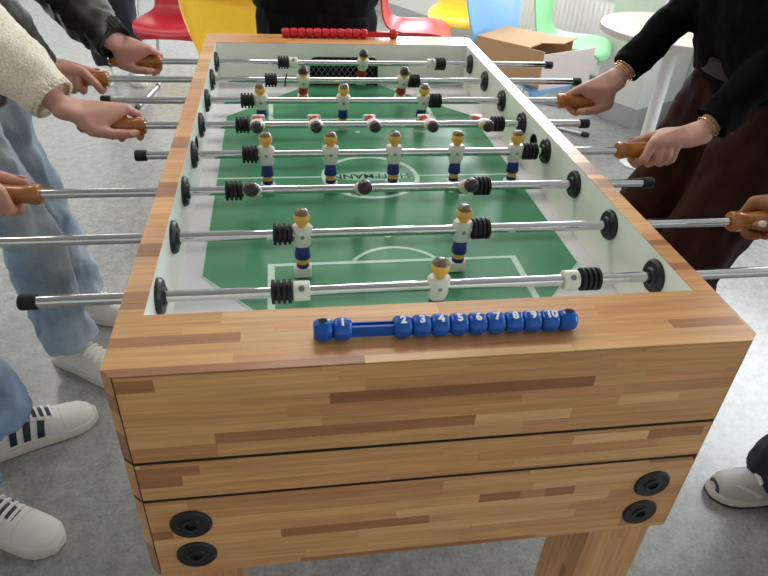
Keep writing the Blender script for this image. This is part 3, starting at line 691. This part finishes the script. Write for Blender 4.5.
def hand_hulls(grip, facing, left, roll=0.0, index_out=0.0, yaw=0.0, wo=(0, 0, 0)):
    """a hand closed round a handle lying along x; facing=+1 points to +x. Returns hulls, wrist, thumb tip"""
    my = 1 if left else -1
    def W(x, y, z):
        y *= my
        p = Matrix.Rotation(roll * my, 3, 'X') @ Vector((x, y, z))
        p = Matrix.Rotation(yaw, 3, 'Z') @ p
        if facing < 0: p = Vector((-p.x, -p.y, p.z))
        return grip + p
    def pol(x, phi, r): return W(x, r * math.sin(R_(phi)), r * math.cos(R_(phi)))
    hulls = []; mcp = []
    for k, (x, ph, ln) in enumerate(((.031, 30, 1.0), (.011, 16, 1.06), (-.009, 2, 1.0), (-.027, -12, .86))):
        rad = (.0098, .0100, .0095, .0085)[k]
        a = pol(x - .002, ph, .0335); mcp.append((a, rad + .0012))
        e = index_out if k == 0 else 0
        b = pol(x + .004 + e * .030, ph + 66 * ln - e * 34, .0335); c = pol(x + .004 + e * .040, ph + 128 * ln - e * 48, .0285); d = pol(x + .003 + e * .044, ph + 178 * ln - e * 58, .0265)
        hulls += chain([(a, rad + .0008), (b, rad), (c, rad * .93), (d, rad * .84)])
    wrist = W(-.088 + wo[0], -.010 + wo[1], .036 + wo[2])
    heel = [(W(-.056 + wo[0] * .55, .012 + wo[1] * .6, .030 + wo[2] * .6), .0140), (W(-.050 + wo[0] * .5, -.020 + wo[1] * .6, .026 + wo[2] * .6), .0150)]
    wr = [(wrist + (W(0, .011, 0) - grip), .0185), (wrist - (W(0, .011, 0) - grip), .0185)]
    for k in range(3): hulls.append([mcp[k], mcp[k + 1], heel[0], heel[1]])
    hulls.append([heel[0], heel[1]] + wr)
    th = [(W(-.060 + wo[0] * .6, -.020 + wo[1] * .6, .026 + wo[2] * .6), .0145), (W(-.030, -.037, .014), .0140), (W(.006, -.037, .004), .0112), (W(.034, -.030, -.001), .0098), (W(.050, -.0265, -.001), .0080)]
    hulls += chain(th); hulls.append([th[1], mcp[0], heel[1]])
    hulls.append([th[1], (pol(.020, 8, .030), .009), heel[1]])
    tip = W(.046, -.034, .004); tdir = (W(.05, -.027, 0) - W(.03, -.031, 0)).normalized(); tn = (W(0, -1, .45) - grip).normalized()
    return hulls, wrist, (tip, tdir, tn)

def nail_mesh(tip, tdir, tn):
    s_ = tdir.cross(tn).normalized(); n_ = s_.cross(tdir).normalized(); m = MB().ell((0, 0, 0), (.0075, .0058, .0016), 12, 6)
    m.v = [tuple(tip + tdir * v[0] + s_ * v[1] + n_ * v[2]) for v in m.v]; return m

def head_mesh(neck, head, fwd, up=Vector((0, 0, 1))):
    """head with brow, nose, chin, ears on a neck; returns mesh and placer"""
    fwd = Vector(fwd).normalized(); side = up.cross(fwd).normalized()
    P = lambda f, s, u: head + fwd * f + side * s + up * u
    hl = [[(P(-.012, 0, .035), .088), (P(.012, 0, .02), .078)], [(P(.02, 0, .0), .070), (P(.04, 0, -.065), .040), (P(.060, 0, -.085), .022)],
          [(P(.088, 0, .012), .008), (P(.108, 0, -.018), .011), (P(.09, 0, -.024), .014)], [(P(.08, .03, .028), .012), (P(.08, -.03, .028), .012)],
          [(P(.085, .014, -.053), .009), (P(.085, -.014, -.053), .009)],
          [(neck, .058), (P(-.01, 0, -.05), .052)]]
    for s_ in (-1, 1): hl.append([(P(-.005, s_ * .083, .015), .012), (P(-.01, s_ * .086, -.015), .010)])
    return hl, P
def shoe(parent, ankle, direction, side, style):
    """low sneaker: sole, upper, toe cap, laces and side marks; ankle is the point above the heel on the floor"""
    d = Vector((direction[0], direction[1], 0)).normalized(); s_ = Vector((-d.y, d.x, 0)); o = Vector((ankle[0], ankle[1], 0))
    L0, L1 = -.075, .205
    st = [(0, .022, .045), (.05, .033, .078), (.15, .037, .086), (.27, .037, .088), (.40, .038, .082), (.52, .041, .070), (.66, .0455, .055), (.80, .0465, .045), (.90, .042, .039), (.97, .030, .030), (1.0, .014, .020)]
    def surf(t, a, off=0.0, zoff=0.0):
        for i in range(len(st) - 1):
            if st[i][0] <= t <= st[i + 1][0]:
                k = (t - st[i][0]) / (st[i + 1][0] - st[i][0]); wd = st[i][1] + (st[i + 1][1] - st[i][1]) * k; hh = st[i][2] + (st[i + 1][2] - st[i][2]) * k; break
        wd += off; z0 = .022; x = L0 + (L1 - L0) * t
        c, q = math.cos(a), math.sin(a)
        p = o + d * x + s_ * (wd * math.copysign(abs(c) ** .75, c)); p.z = z0 + (hh + off - z0 * .0) * (abs(q) ** .8) - .004 + zoff
        return p
    n = 16; vs = []; fs = []
    for t, *_ in st:
        for k in range(n + 1): vs.append(surf(t, math.pi * k / n))
    for i in range(len(st) - 1):
        for k in range(n): fs.append((i * (n + 1) + k, i * (n + 1) + k + 1, (i + 1) * (n + 1) + k + 1, (i + 1) * (n + 1) + k))
    fs.append(tuple(range(n + 1))); fs.append(tuple(len(vs) - 1 - k for k in range(n + 1)))
    for i in range(len(st) - 1): fs.append((i * (n + 1), (i + 1) * (n + 1), (i + 1) * (n + 1) + n, i * (n + 1) + n))
    sh = part('shoe', MB().add(vs, fs), 'leather' if style != 'grey' else 'mesh_sh', parent, smooth=60)
    out = [(L0 + (L1 - L0) * t, wd + .005) for t, wd, _ in st]; out[0] = (L0 - .006, .018); out[-1] = (L1 + .008, .016)
    pl = [(o + d * x + s_ * wd) for x, wd in out] + [(o + d * x - s_ * wd) for x, wd in reversed(out)]
    part('sole', MB().prism([(p.x, p.y) for p in pl], .0005, .026), 'sole', sh, bevel=.004)
    if style == 'grey': part('tread', MB().prism([(p.x, p.y) for p in [o + d * x + s_ * (wd + .001) for x, wd in out] + [o + d * x - s_ * (wd + .001) for x, wd in reversed(out)]], 0.0, .007), 'dark_sole', sh)
    def patch(name, quad, mat, th=.0015, nn=6):
        (t0, a0), (t1, a1), (t2, a2), (t3, a3) = quad; v = []; f = []
        for off in (-.001, th):
            for i in range(nn + 1):
                u = i / nn
                for (ta, aa), (tb, ab) in (((t0, a0), (t3, a3)), ((t1, a1), (t2, a2))):
                    v.append(surf(ta + (tb - ta) * u, aa + (ab - aa) * u, off))
        m = 2 * (nn + 1)
        for i in range(nn):
            a = 2 * i; f += [(a, a + 1, a + 3, a + 2), (m + a, m + a + 2, m + a + 3, m + a + 1), (a, a + 2, m + a + 2, m + a), (a + 1, m + a + 1, m + a + 3, a + 3)]
        f += [(0, m, m + 1, 1), (2 * nn, 2 * nn + 1, m + 2 * nn + 1, m + 2 * nn)]
        part(name, MB().add(v, f), mat, sh, smooth=40)
    if style == 'stripe':
        for t in (.24, .355, .47):
            for a0, a1 in ((R_(8), R_(58)), (R_(172), R_(122))): patch('side_stripe', ((t, a0), (t + .06, a0), (t + .10, a1), (t + .04, a1)), 'stripe')
        patch('toe_seam', ((.705, R_(10)), (.715, R_(10)), (.715, R_(170)), (.705, R_(170))), 'sole', .001, 12)
    elif style == 'grey':
        for t in (.25, .45): patch('side_panel', ((t, R_(10)), (t + .08, R_(10)), (t + .14, R_(70)), (t + .05, R_(70))), 'leather', .0015); patch('side_panel', ((t, R_(170)), (t + .08, R_(170)), (t + .14, R_(110)), (t + .05, R_(110))), 'leather', .0015)
        patch('toe_cap', ((.984, R_(8)), (.999, R_(8)), (.999, R_(172)), (.984, R_(172))), 'dark_sole', .002, 12)
        for a0, a1 in ((12, 66), (168, 114)): patch('side_panel', ((.60, R_(a0)), (.66, R_(a0)), (.86, R_(a1)), (.82, R_(a1))), 'leather', .0012)
    else:
        patch('heel_tab', ((.18, R_(40)), (.24, R_(40)), (.24, R_(75)), (.18, R_(75))), 'stripe')
    patch('tongue', ((.34, R_(70)), (.66, R_(76)), (.66, R_(104)), (.34, R_(110))), 'stripe' if style == 'stripe' else 'lace', .003)
    for k in range(5):
        t = .40 + k * .058
        patch('lace', ((t, R_(58)), (t + .022, R_(58)), (t + .030, R_(122)), (t + .008, R_(122))), 'lace', .0055, 8)
    return sh

def person(name, label, J):
    """J: joints and clothing; body is one mesh, garments, shoes and hair its children"""
    f = Vector(J['face']).normalized(); side = Vector((-f.y, f.x, 0))       # side = the person's left
    root_mesh = []
    sh = {'l': J['shl'], 'r': J['shr']}; hip = {'l': J['hipl'], 'r': J['hipr']}; ank = {'l': J['ankl'], 'r': J['ankr']}; kn = {'l': J['knl'], 'r': J['knr']}
    pel = (hip['l'] + hip['r']) / 2; che = (sh['l'] + sh['r']) / 2
    neck = che + Vector((0, 0, .05)) + f * .02; head = neck + Vector((0, 0, .15)) + f * J.get('headlean', .05)
    body = []; hands = []; nails = []; wrists = {}; elbows = {}
    for k in 'lr':
        hd = J.get('hand' + k)
        if hd:
            hl, wr, tip = hand_hulls(hd['grip'], hd['facing'], k == 'l', hd.get('roll', 0), hd.get('index', 0), hd.get('yaw', 0), hd.get('wo', (0, 0, 0)))
            hands += hl; nails.append(tip)
        else: wr = J['wr' + k]; hl = [[(wr, .024), (wr + Vector((0, 0, -.08)), .03), (wr + Vector((0, 0, -.08)) + f * .02, .026)]] + [[(wr + Vector((0, 0, -.09)) + f * (.03 - .02 * q), .009), (wr + Vector((0, 0, -.165 + .01 * abs(q - 1))) + f * (.04 - .02 * q), .007)] for q in range(4)] + [[(wr + Vector((0, 0, -.04)) + f * .03, .011), (wr + Vector((0, 0, -.10)) + f * .055, .009)]]; hands += hl
        wrists[k] = wr; el = J.get('el' + k) or bend(sh[k], wr, .30, .26, J.get('pole', (-f + Vector((0, 0, -.6)) + side * (.3 if k == 'l' else -.3))))
        elbows[k] = el
        hands.append([(wr, .0215), (wr + (el - wr) * .35, .029)]); hands.append([(wr + (el - wr) * .35, .029), (wr + (el - wr) * .6, .033)])
        body += chain([(wr + (el - wr) * .5, .028), (el, .036), (sh[k] - Vector((0, 0, .02)), .045)])
        body += chain([(hip[k], .070), (kn[k], .050), (ank[k] + Vector((0, 0, .0)), .036)]) + [[(ank[k], .034), (ank[k] + Vector((J['toe' + k][0], J['toe' + k][1], 0)).normalized() * .10 - Vector((0, 0, ank[k].z - .042)), .020)]]
    body += [[(pel, .085), (che - Vector((0, 0, .16)), .08)], [(che - Vector((0, 0, .16)), .08), (sh['l'] - side * .05, .055), (sh['r'] + side * .05, .055), (neck, .055)]]
    hh, P = head_mesh(neck, head, f)
    me = join_meshes('person_body', [blob(body, .018, 3), blob(hands, .0030, 5), blob(hh, .0065, 3)])
    ob = link(name, me, J['skin']); tag(ob, label, 'person')
    for k, t in enumerate(nails): part('thumbnail', nail_mesh(*t), J.get('nail', 'nail'), ob, smooth=60)
    # hair, eyes, mouth
    lng = J.get('hairlen', .02)
    hr = [[(P(-.022, 0, .045), .092), (P(-.002, 0, .055), .086)], [(P(-.05, 0, .03), .075), (P(-.055, 0, -.04 - lng), .055)]]
    link('hair', blob(hr, .009, 2, wr=.004, wf=(40, 40, 12)), J.get('hair', 'hair'), ob)
    for s_ in (-1, 1):
        e = part('eye', MB().ell(P(.076, s_ * .030, .006), (.0125, .0125, .0065), 12, 8), 'eye', ob, smooth=60); part('iris', MB().ell(P(.0862, s_ * .030, .006), (.0045, .0045, .0055), 10, 6), 'iris', e, smooth=60)
    part('mouth', MB().ell(P(.0925, 0, -.052), (.007 if abs(f.x) > .5 else .02, .02 if abs(f.x) > .5 else .007, .006), 12, 6), 'lip', ob, smooth=60)
    # trousers
    tr, tk = J['rt'], J['cuffr']
    hulls = []; cuts = []
    wz = J.get('waist', pel.z + .07)
    for k in 'lr':
        az = Vector((ank[k].x, ank[k].y, J.get('cuffz', .075)))
        hulls += [[(hip[k], tr[0]), (kn[k], tr[1])], [(kn[k], tr[1]), (az, tk)]]
        cuts.append((az + (kn[k] - az).normalized() * .012, az - kn[k], .16))
    hulls.append([(hip['l'], tr[0] * .96), (hip['r'], tr[0] * .96), (Vector((pel.x, pel.y, wz - .02)) + side * .05, tr[0] * .96), (Vector((pel.x, pel.y, wz - .02)) - side * .05, tr[0] * .96)])
    link('trousers', blob(hulls, .010, 3, cuts, J.get('twr', .012), J.get('twf', (13, 13, 9))), J['trousers'], ob)
    # top with sleeves
    ta = J['top']; sl = J['sleeve']; hulls = []; cuts = []
    hem = J.get('hem', wz - .01)
    dx = ta.get('depth', .115)
    tq = (hem + .05 - pel.z) / (che.z - pel.z); low = pel.lerp(che, max(0, tq)); low.z = hem + .05
    hulls.append([(low + side * ta['w'], dx), (low - side * ta['w'], dx), (che - Vector((0, 0, .15)) + side * ta['w'], dx), (che - Vector((0, 0, .15)) - side * ta['w'], dx)])
    hulls.append([(che - Vector((0, 0, .15)) + side * ta['w'], dx), (che - Vector((0, 0, .15)) - side * ta['w'], dx), (sh['l'] - side * .03, .068), (sh['r'] + side * .03, .068), (neck - Vector((0, 0, .03)), .066)])
    for k in 'lr':
        cf = wrists[k] + (elbows[k] - wrists[k]).normalized() * J['cuffpos'][k]
        dr = (elbows[k] - cf).normalized()
        hulls += chain([(cf - dr * .01, sl[0]), (cf + dr * .09, sl[1]), (elbows[k], sl[2]), (sh[k], sl[3])])
        cuts.append((cf, -dr, sl[1] * 1.7))
        rib = MB(); pr = J.get('ribr', sl[0] + .002); nf = 26; vs = []; fs = []
        if J.get('rib'):
            u = dr.orthogonal().normalized(); w_ = dr.cross(u); rl = J['rib_len']
            for i, (t, rr_) in enumerate(((-.004, pr * .88), (-.006, pr), (rl * .5, pr * 1.04), (rl, pr * 1.10), (rl + .003, pr * .9))):
                for q in range(nf * 4):
                    a = 2 * math.pi * q / (nf * 4); rad2 = rr_ * (1 + .035 * math.cos(a * nf))
                    vs.append(cf + dr * t + (u * math.cos(a) + w_ * math.sin(a)) * rad2)
            m_ = nf * 4
            for i in range(4):
                for q in range(m_): fs.append((i * m_ + q, i * m_ + (q + 1) % m_, (i + 1) * m_ + (q + 1) % m_, (i + 1) * m_ + q))
            part('cuff', rib.add(vs, fs), J['rib'], ob, smooth=60)
    link('top', blob(hulls, .0095, 3, cuts, J.get('swr', .008), (16, 16, 16)), J['topmat'], ob)
    for k in 'lr': shoe(ob, ank[k], J['toe' + k], k, J['shoes'])
    return ob, dict(pel=pel, wz=wz, wr=wrists, el=elbows, f=f, side=side)

# the person in the charcoal jacket and jeans on the far left
person('person', 'person in charcoal jacket and light blue jeans gripping the two farthest rod handles', dict(
    face=(1, -.1, 0), skin='skin1', hipl=V(-.985, 1.285, -.02), hipr=V(-.985, 1.10, -.02), knl=V(-.918, 1.335, -.43), knr=V(-.862, 1.075, -.43), ankl=V(-.862, 1.335, -.82), ankr=V(-.835, 1.085, -.82),
    toel=(.95, -.25), toer=(.80, -.50), shl=V(-.90, 1.37, .47), shr=V(-.90, 1.00, .47), ell=V(-.80, 1.44, .15), elr=V(-.80, 1.00, .185),
    handl=dict(grip=V(-.536, RY[7], RZ), facing=1, roll=R_(26), yaw=R_(-30), wo=(.034, .0, .034)), handr=dict(grip=V(-.665, RY[6], RZ), facing=1, roll=R_(-16), index=.6),
    rt=(.100, .078), cuffr=.076, twr=.018, trousers='jeans_l', cuffz=.085, topmat='jacket', top=dict(w=.08, depth=.13), sleeve=(.050, .062, .068, .080), cuffpos=dict(l=-.014, r=-.006), hem=.80,
    rib='cuffblk', rib_len=.035, ribr=.045, shoes='plain', swr=.014, hair='hair_d'))
# cream jumper
person('person', 'person in a cream knitted jumper, blue jeans and striped white trainers', dict(
    face=(1, .1, 0), skin='skin1', hipl=V(-1.03, .715, -.02), hipr=V(-1.03, .53, -.02), knl=V(-1.0, .745, -.43), knr=V(-1.03, .53, -.43), ankl=V(-.918, .760, -.82), ankr=V(-.912, .528, -.82),
    toel=(.88, .45), toer=(.90, -.43), shl=V(-.99, .81, .47), shr=V(-.99, .43, .47), ell=V(-.815, .895, .185), elr=V(-.93, .38, .16),
    handl=dict(grip=V(-.522, RY[4], RZ), facing=1, roll=R_(12), index=.35, wo=(.006, 0, .012)), handr=dict(grip=V(-.655, RY[2], RZ), facing=1, roll=R_(-24), index=.1),
    rt=(.100, .080), cuffr=.080, trousers='jeans_b', cuffz=.10, topmat='knit', top=dict(w=.10, depth=.13), sleeve=(.047, .066, .074, .085), cuffpos=dict(l=.025, r=.03), hem=.86,
    rib='knit', rib_len=.06, ribr=.046, shoes='stripe', swr=.008))
# black jersey, brown trousers
C_, ci = person('person', 'person in a black jersey and dark brown trousers wearing a gold bracelet', dict(
    face=(-1, 0, 0), skin='skin2', hipl=V(.93, .745, -.02), hipr=V(.93, .935, -.02), knl=V(.825, .745, -.40), knr=V(.80, .94, -.40), ankl=V(.90, .735, -.82), ankr=V(.90, .95, -.82),
    toel=(-1, -.2), toer=(-1, .2), shl=V(.85, .645, .47), shr=V(.85, 1.015, .47), ell=V(.885, .70, .195), elr=V(.855, 1.03, .24),
    handl=dict(grip=V(.594, RY[3], RZ), facing=-1, roll=R_(-14), index=.3), handr=dict(grip=V(.568, RY[5], RZ), facing=-1, roll=R_(24), yaw=R_(26), wo=(.048, 0, .032)),
    rt=(.112, .092), cuffr=.085, trousers='brown', topmat='blacktop', top=dict(w=.070, depth=.118), sleeve=(.040, .044, .048, .068), cuffpos=dict(l=.024, r=.036), hem=.962, waist=1.0,
    shoes='plain', hair='hair_d', hairlen=.18))
pel = ci['pel']
bl = []
for k in range(40):
    a = 2 * math.pi * k / 40; bl.append((pel.x - .018 + .117 * math.cos(a), pel.y + .160 * math.sin(a)))
bo = MB(); n = 40
bo.add([(x, y, .965) for x, y in bl] + [(x, y, 1.002) for x, y in bl] + [(pel.x + (x - pel.x) * .9, pel.y + (y - pel.y) * .9, .965) for x, y in bl] + [(pel.x + (x - pel.x) * .9, pel.y + (y - pel.y) * .9, 1.002) for x, y in bl],
       [(k, (k + 1) % n, n + (k + 1) % n, n + k) for k in range(n)] + [(n + k, n + (k + 1) % n, 3 * n + (k + 1) % n, 3 * n + k) for k in range(n)] + [(2 * n + k, 2 * n + (k + 1) % n, (k + 1) % n, k) for k in range(n)])
part('belt', bo, 'belt', C_, smooth=40)
for t in (.020, .028, .037):
    wr, el = ci['wr']['r'], ci['el']['r']; d = (el - wr).normalized(); c = wr + d * t; u = d.orthogonal().normalized(); v = d.cross(u)
    part('bracelet', MB().tube([c + (u * math.cos(a) + v * math.sin(a)) * .0275 + d * .004 * math.sin(a + t * 90) for a in np.linspace(0, 2 * math.pi, 29)], .0013, 6), 'gold', C_, smooth=60)
wr, el = ci['wr']['l'], ci['el']['l']; d = (el - wr).normalized(); c = wr + d * .018; u = d.orthogonal().normalized(); v = d.cross(u)
part('bracelet', MB().tube([c + (u * math.cos(a) + v * math.sin(a)) * .0255 for a in np.linspace(0, 2 * math.pi, 29)], .0012, 6), 'gold', C_, smooth=60)
# person at the near right, mostly outside the frame
person('person', 'person in navy trousers and silver grey running shoes on the right by the blue counter', dict(
    face=(-1, .05, 0), skin='skin3', nail='nail_pale', hipl=V(1.16, .17, -.02), hipr=V(1.16, .35, -.02), knl=V(1.12, .14, -.43), knr=V(1.12, .38, -.43), ankl=V(1.12, .10, -.82), ankr=V(1.098, .40, -.82),
    toel=(-1, -.15), toer=(-1, .10), shl=V(1.12, .08, .47), shr=V(1.12, .45, .47), ell=V(1.02, .02, .15), elr=V(.98, .47, .12),
    handl=dict(grip=V(.635, RY[0], RZ), facing=-1), handr=dict(grip=V(.648, RY[1], RZ), facing=-1, roll=R_(-14)),
    rt=(.100, .085), cuffr=.118, cuffz=.045, trousers='navy', topmat='blackcloth', top=dict(w=.08, depth=.12), sleeve=(.045, .052, .058, .075), cuffpos=dict(l=.03, r=.05),
    shoes='grey', hair='hair_d'))
# dark clothed person behind the far end
person('person', 'person in black standing behind the red score counter', dict(
    face=(.1, 1, 0), skin='skin1', hipl=V(-.145, 1.74, -.02), hipr=V(.035, 1.74, -.02), knl=V(-.16, 1.75, -.43), knr=V(.05, 1.74, -.43), ankl=V(-.16, 1.75, -.82), ankr=V(.05, 1.74, -.82),
    toel=(-.2, 1), toer=(.2, 1), shl=V(-.25, 1.74, .50), shr=V(.13, 1.74, .50), wrl=V(-.20, 1.95, .10), wrr=V(.10, 1.95, .10), ell=V(-.30, 1.80, .22), elr=V(.18, 1.80, .22),
    rt=(.112, .09), cuffr=.08, trousers='blackcloth', topmat='blackcloth', top=dict(w=.088, depth=.13), sleeve=(.045, .052, .058, .075), cuffpos=dict(l=.01, r=.01), hem=.93,
    shoes='plain', hair='hair_d', twr=.008))

# bystander behind the charcoal jacket sleeve, only a leg in view
person('person', 'bystander in dark navy trousers standing behind the charcoal jacket sleeve', dict(
    face=(.3, -1, 0), skin='skin1', hipl=V(-1.13, 3.95, -.02), hipr=V(-1.31, 3.95, -.02), knl=V(-1.13, 3.92, -.43), knr=V(-1.30, 3.94, -.43), ankl=V(-1.12, 3.95, -.82), ankr=V(-1.30, 3.97, -.82),
    toel=(.3, -1), toer=(.1, -1), shl=V(-1.03, 3.95, .50), shr=V(-1.41, 3.95, .50), wrl=V(-.98, 3.90, .02), wrr=V(-1.46, 3.90, .02), ell=V(-.97, 3.98, .24), elr=V(-1.47, 3.98, .24),
    rt=(.098, .078), cuffr=.072, trousers='navy', topmat='blackcloth', top=dict(w=.075, depth=.12), sleeve=(.042, .048, .054, .072), cuffpos=dict(l=.01, r=.01), hem=.93, shoes='plain', hair='hair'))

# ------------------------------------------------------------------ shell chairs
def shell_mesh(name):
    """one-piece seat and back with a narrow waist; x forward, y sideways"""
    prof = [(.225, .405), (.205, .435), (.15, .452), (.05, .447), (-.06, .438), (-.13, .445), (-.175, .475), (-.198, .53), (-.212, .60), (-.232, .70), (-.255, .80), (-.268, .85)]
    wid = [.150, .185, .202, .205, .200, .180, .155, .150, .175, .205, .205, .165]
    cup = [-.012, .0, .008, .014, .016, .016, .012, .010, .014, .018, .016, .012]
    n = 12; vs = []; fs = []; pts = [Vector((p[0], 0, p[1])) for p in prof]
    for lay in (0, 1):
        for i, p in enumerate(pts):
            t = (pts[min(i + 1, len(pts) - 1)] - pts[max(i - 1, 0)]).normalized(); nr = Vector((t.z, 0, -t.x))
            if nr.z < 0 and i < 6: nr = -nr
            if i >= 6 and nr.x < 0: nr = -nr
            for k in range(n + 1):
                u = -1 + 2 * k / n; off = cup[i] * u * u * 1.6 - lay * .010
                q = p + nr * off; vs.append((q.x, wid[i] * u, q.z))
    m = len(pts) * (n + 1)
    for i in range(len(pts) - 1):
        for k in range(n):
            a = i * (n + 1) + k; b = a + n + 1
            fs += [(a, a + 1, b + 1, b), (m + a, m + b, m + b + 1, m + a + 1)]
    for i in range(len(pts) - 1):
        for k in (0, n):
            a = i * (n + 1) + k; b = a + n + 1; fs.append((a, b, m + b, m + a))
    for k in range(n):
        for i in (0, len(pts) - 1): a = i * (n + 1) + k; fs.append((a, a + 1, m + a + 1, m + a))
    mb = MB().add(vs, fs); me = bpy.data.meshes.new(name); me.from_pydata(mb.v, [], mb.f)
    bm = bmesh.new(); bm.from_mesh(me); bmesh.ops.recalc_face_normals(bm, faces=bm.faces)
    bmesh.ops.subdivide_edges(bm, edges=list(bm.edges), cuts=1, use_grid_fill=True, smooth=.35); bm.to_mesh(me); bm.free()
    for p in me.polygons: p.use_smooth = True
    me.set_sharp_from_angle(angle=R_(50)); return me
def bezpts(pts, r=.05, n=5):
    """round the corners of a polyline"""
    P = [Vector(p) for p in pts]; out = [P[0]]
    for i in range(1, len(P) - 1):
        a, b, c = P[i - 1], P[i], P[i + 1]; ra = min(r, (a - b).length * .45, (c - b).length * .45)
        s, e = b + (a - b).normalized() * ra, b + (c - b).normalized() * ra
        for k in range(n + 1): t = k / n; out.append(s * (1 - t) ** 2 + b * 2 * t * (1 - t) + e * t * t)
    return out + [P[-1]]
def chair(label, x, y, fx, fy, mat):
    root = thing('shell_chair', label, 'chair', (x, y, 0), 'coloured shell chairs behind the table', math.atan2(fy, fx))
    link('shell', shell_mesh('shell'), mat, root)
    for s in (-1, 1):
        tb = part('frame_tube', MB().tube(bezpts([(.10, s * .10, .425), (-.11, s * .10, .425), (-.17, s * .155, .39), (-.20, s * .19, .10), (-.19, s * .20, .013), (.24, s * .225, .013)], .06), .0105, 10), 'tube', root, smooth=60)
        part('glide', MB().lathe([(0, .0145), (.03, .0150), (.044, .010)], 12, (.215, s * .2237, .0145), (1, .05 * s, 0)), 'glide', tb, smooth=50)
        part('glide', MB().lathe([(0, .0140), (.02, .0140), (.024, .010)], 12, (-.15, s * .2025, .0140), (-1, 0, 0)), 'glide', tb, smooth=50)
    part('cross_bar', MB().tube([(-.176, -.165, .32), (-.176, .165, .32)], .009, 10), 'tube', root, smooth=60)
    part('seat_plate', MB().box(-.10, .12, -.12, .12, .426, .434), 'glide', root)
chair('red plastic shell chair to the left behind the charcoal jacket sleeve', -.77, 3.56, -.1, -1, 'sh_red')
chair('yellow plastic shell chair with its back close to the table corner', -.29, 2.52, .46, .89, 'sh_yel')
chair('yellow plastic shell chair standing far beyond the red chair', -1.12, 5.35, .2, -1, 'sh_yel')
chair('red plastic shell chair seen from the side beside the dark clothed person', .64, 3.50, 1, -.25, 'sh_red')
chair('yellow plastic shell chair between the red and the light blue chair', 1.02, 3.92, -.3, -1, 'sh_yel')
chair('light blue plastic shell chair with a cardboard box on its seat', 1.02, 2.64, .55, -.83, 'sh_blu')
chair('mint green plastic shell chair in front of the white radiator', 1.52, 3.20, .80, -.60, 'sh_grn')

# ------------------------------------------------------------------ cardboard box and white folder on the blue chair
bx = thing('cardboard_box', 'brown cardboard box with an open flap on the light blue chair', 'box', (0.985, 2.55, .466), None, R_(-47))
part('base', MB().box(-.18, .18, -.15, .15, 0, .006), 'carton', bx)
part('wall', MB().box(-.18, .18, -.15, -.144, .006, .16), 'carton', bx); part('wall', MB().box(-.18, .18, .144, .15, .006, .16), 'carton', bx)
part('wall', MB().box(-.18, -.174, -.144, .144, .006, .16), 'carton', bx)
part('lid', MB().box(-.18, .10, -.15, .15, .160, .166), 'carton', bx)
part('flap', MB().add([(.10, -.03, .162), (.20, -.01, .175), (.20, .15, .175), (.10, .15, .162), (.10, -.03, .166), (.20, -.01, .179), (.20, .15, .179), (.10, .15, .166)], [(0, 3, 2, 1), (4, 5, 6, 7), (0, 1, 5, 4), (1, 2, 6, 5), (2, 3, 7, 6), (3, 0, 4, 7)]), 'carton', bx)
fd = Vector((.68, .73, 0)); fn = Vector((.73, -.68, 0)); f0 = Vector((.182, -.152, 0)); fv = []
for th_ in (0, .004):
    for t_, z_ in ((0, -.012), (.235, .03), (.235, .185), (0, .150)): fv.append(f0 + fd * t_ + fn * th_ + Vector((0, 0, z_)))
fl = part('open_flap', MB().add(fv, [(0, 1, 2, 3), (7, 6, 5, 4), (0, 4, 5, 1), (1, 5, 6, 2), (2, 6, 7, 3), (3, 7, 4, 0)]), 'paper', bx)
fl['label'] = 'white lined flap hanging open'
# ------------------------------------------------------------------ round table by the window
rt = thing('round_table', 'round white table with a grey edge standing in front of the pillar', 'table', (1.72, 2.49, 0))
part('table_top', MB().lathe([(0, .352), (.0, .36), (.026, .364), (.030, .360), (.030, 0)], 64, (0, 0, .67), (0, 0, 1)), 'tabletop', rt, smooth=30)
part('table_edge', MB().lathe([(0, .366), (.027, .366)], 64, (0, 0, .671), (0, 0, 1), cap=False), 'edge', rt, smooth=30)
part('column', MB().cyl((0, 0, .02), (0, 0, .67), .032, 24), 'winframe', rt, smooth=40)
part('base_plate', MB().lathe([(0, .10), (.008, .10), (.018, .05), (.03, .034)], 40, (0, 0, 0), (0, 0, 1)), 'winframe', rt, smooth=30)
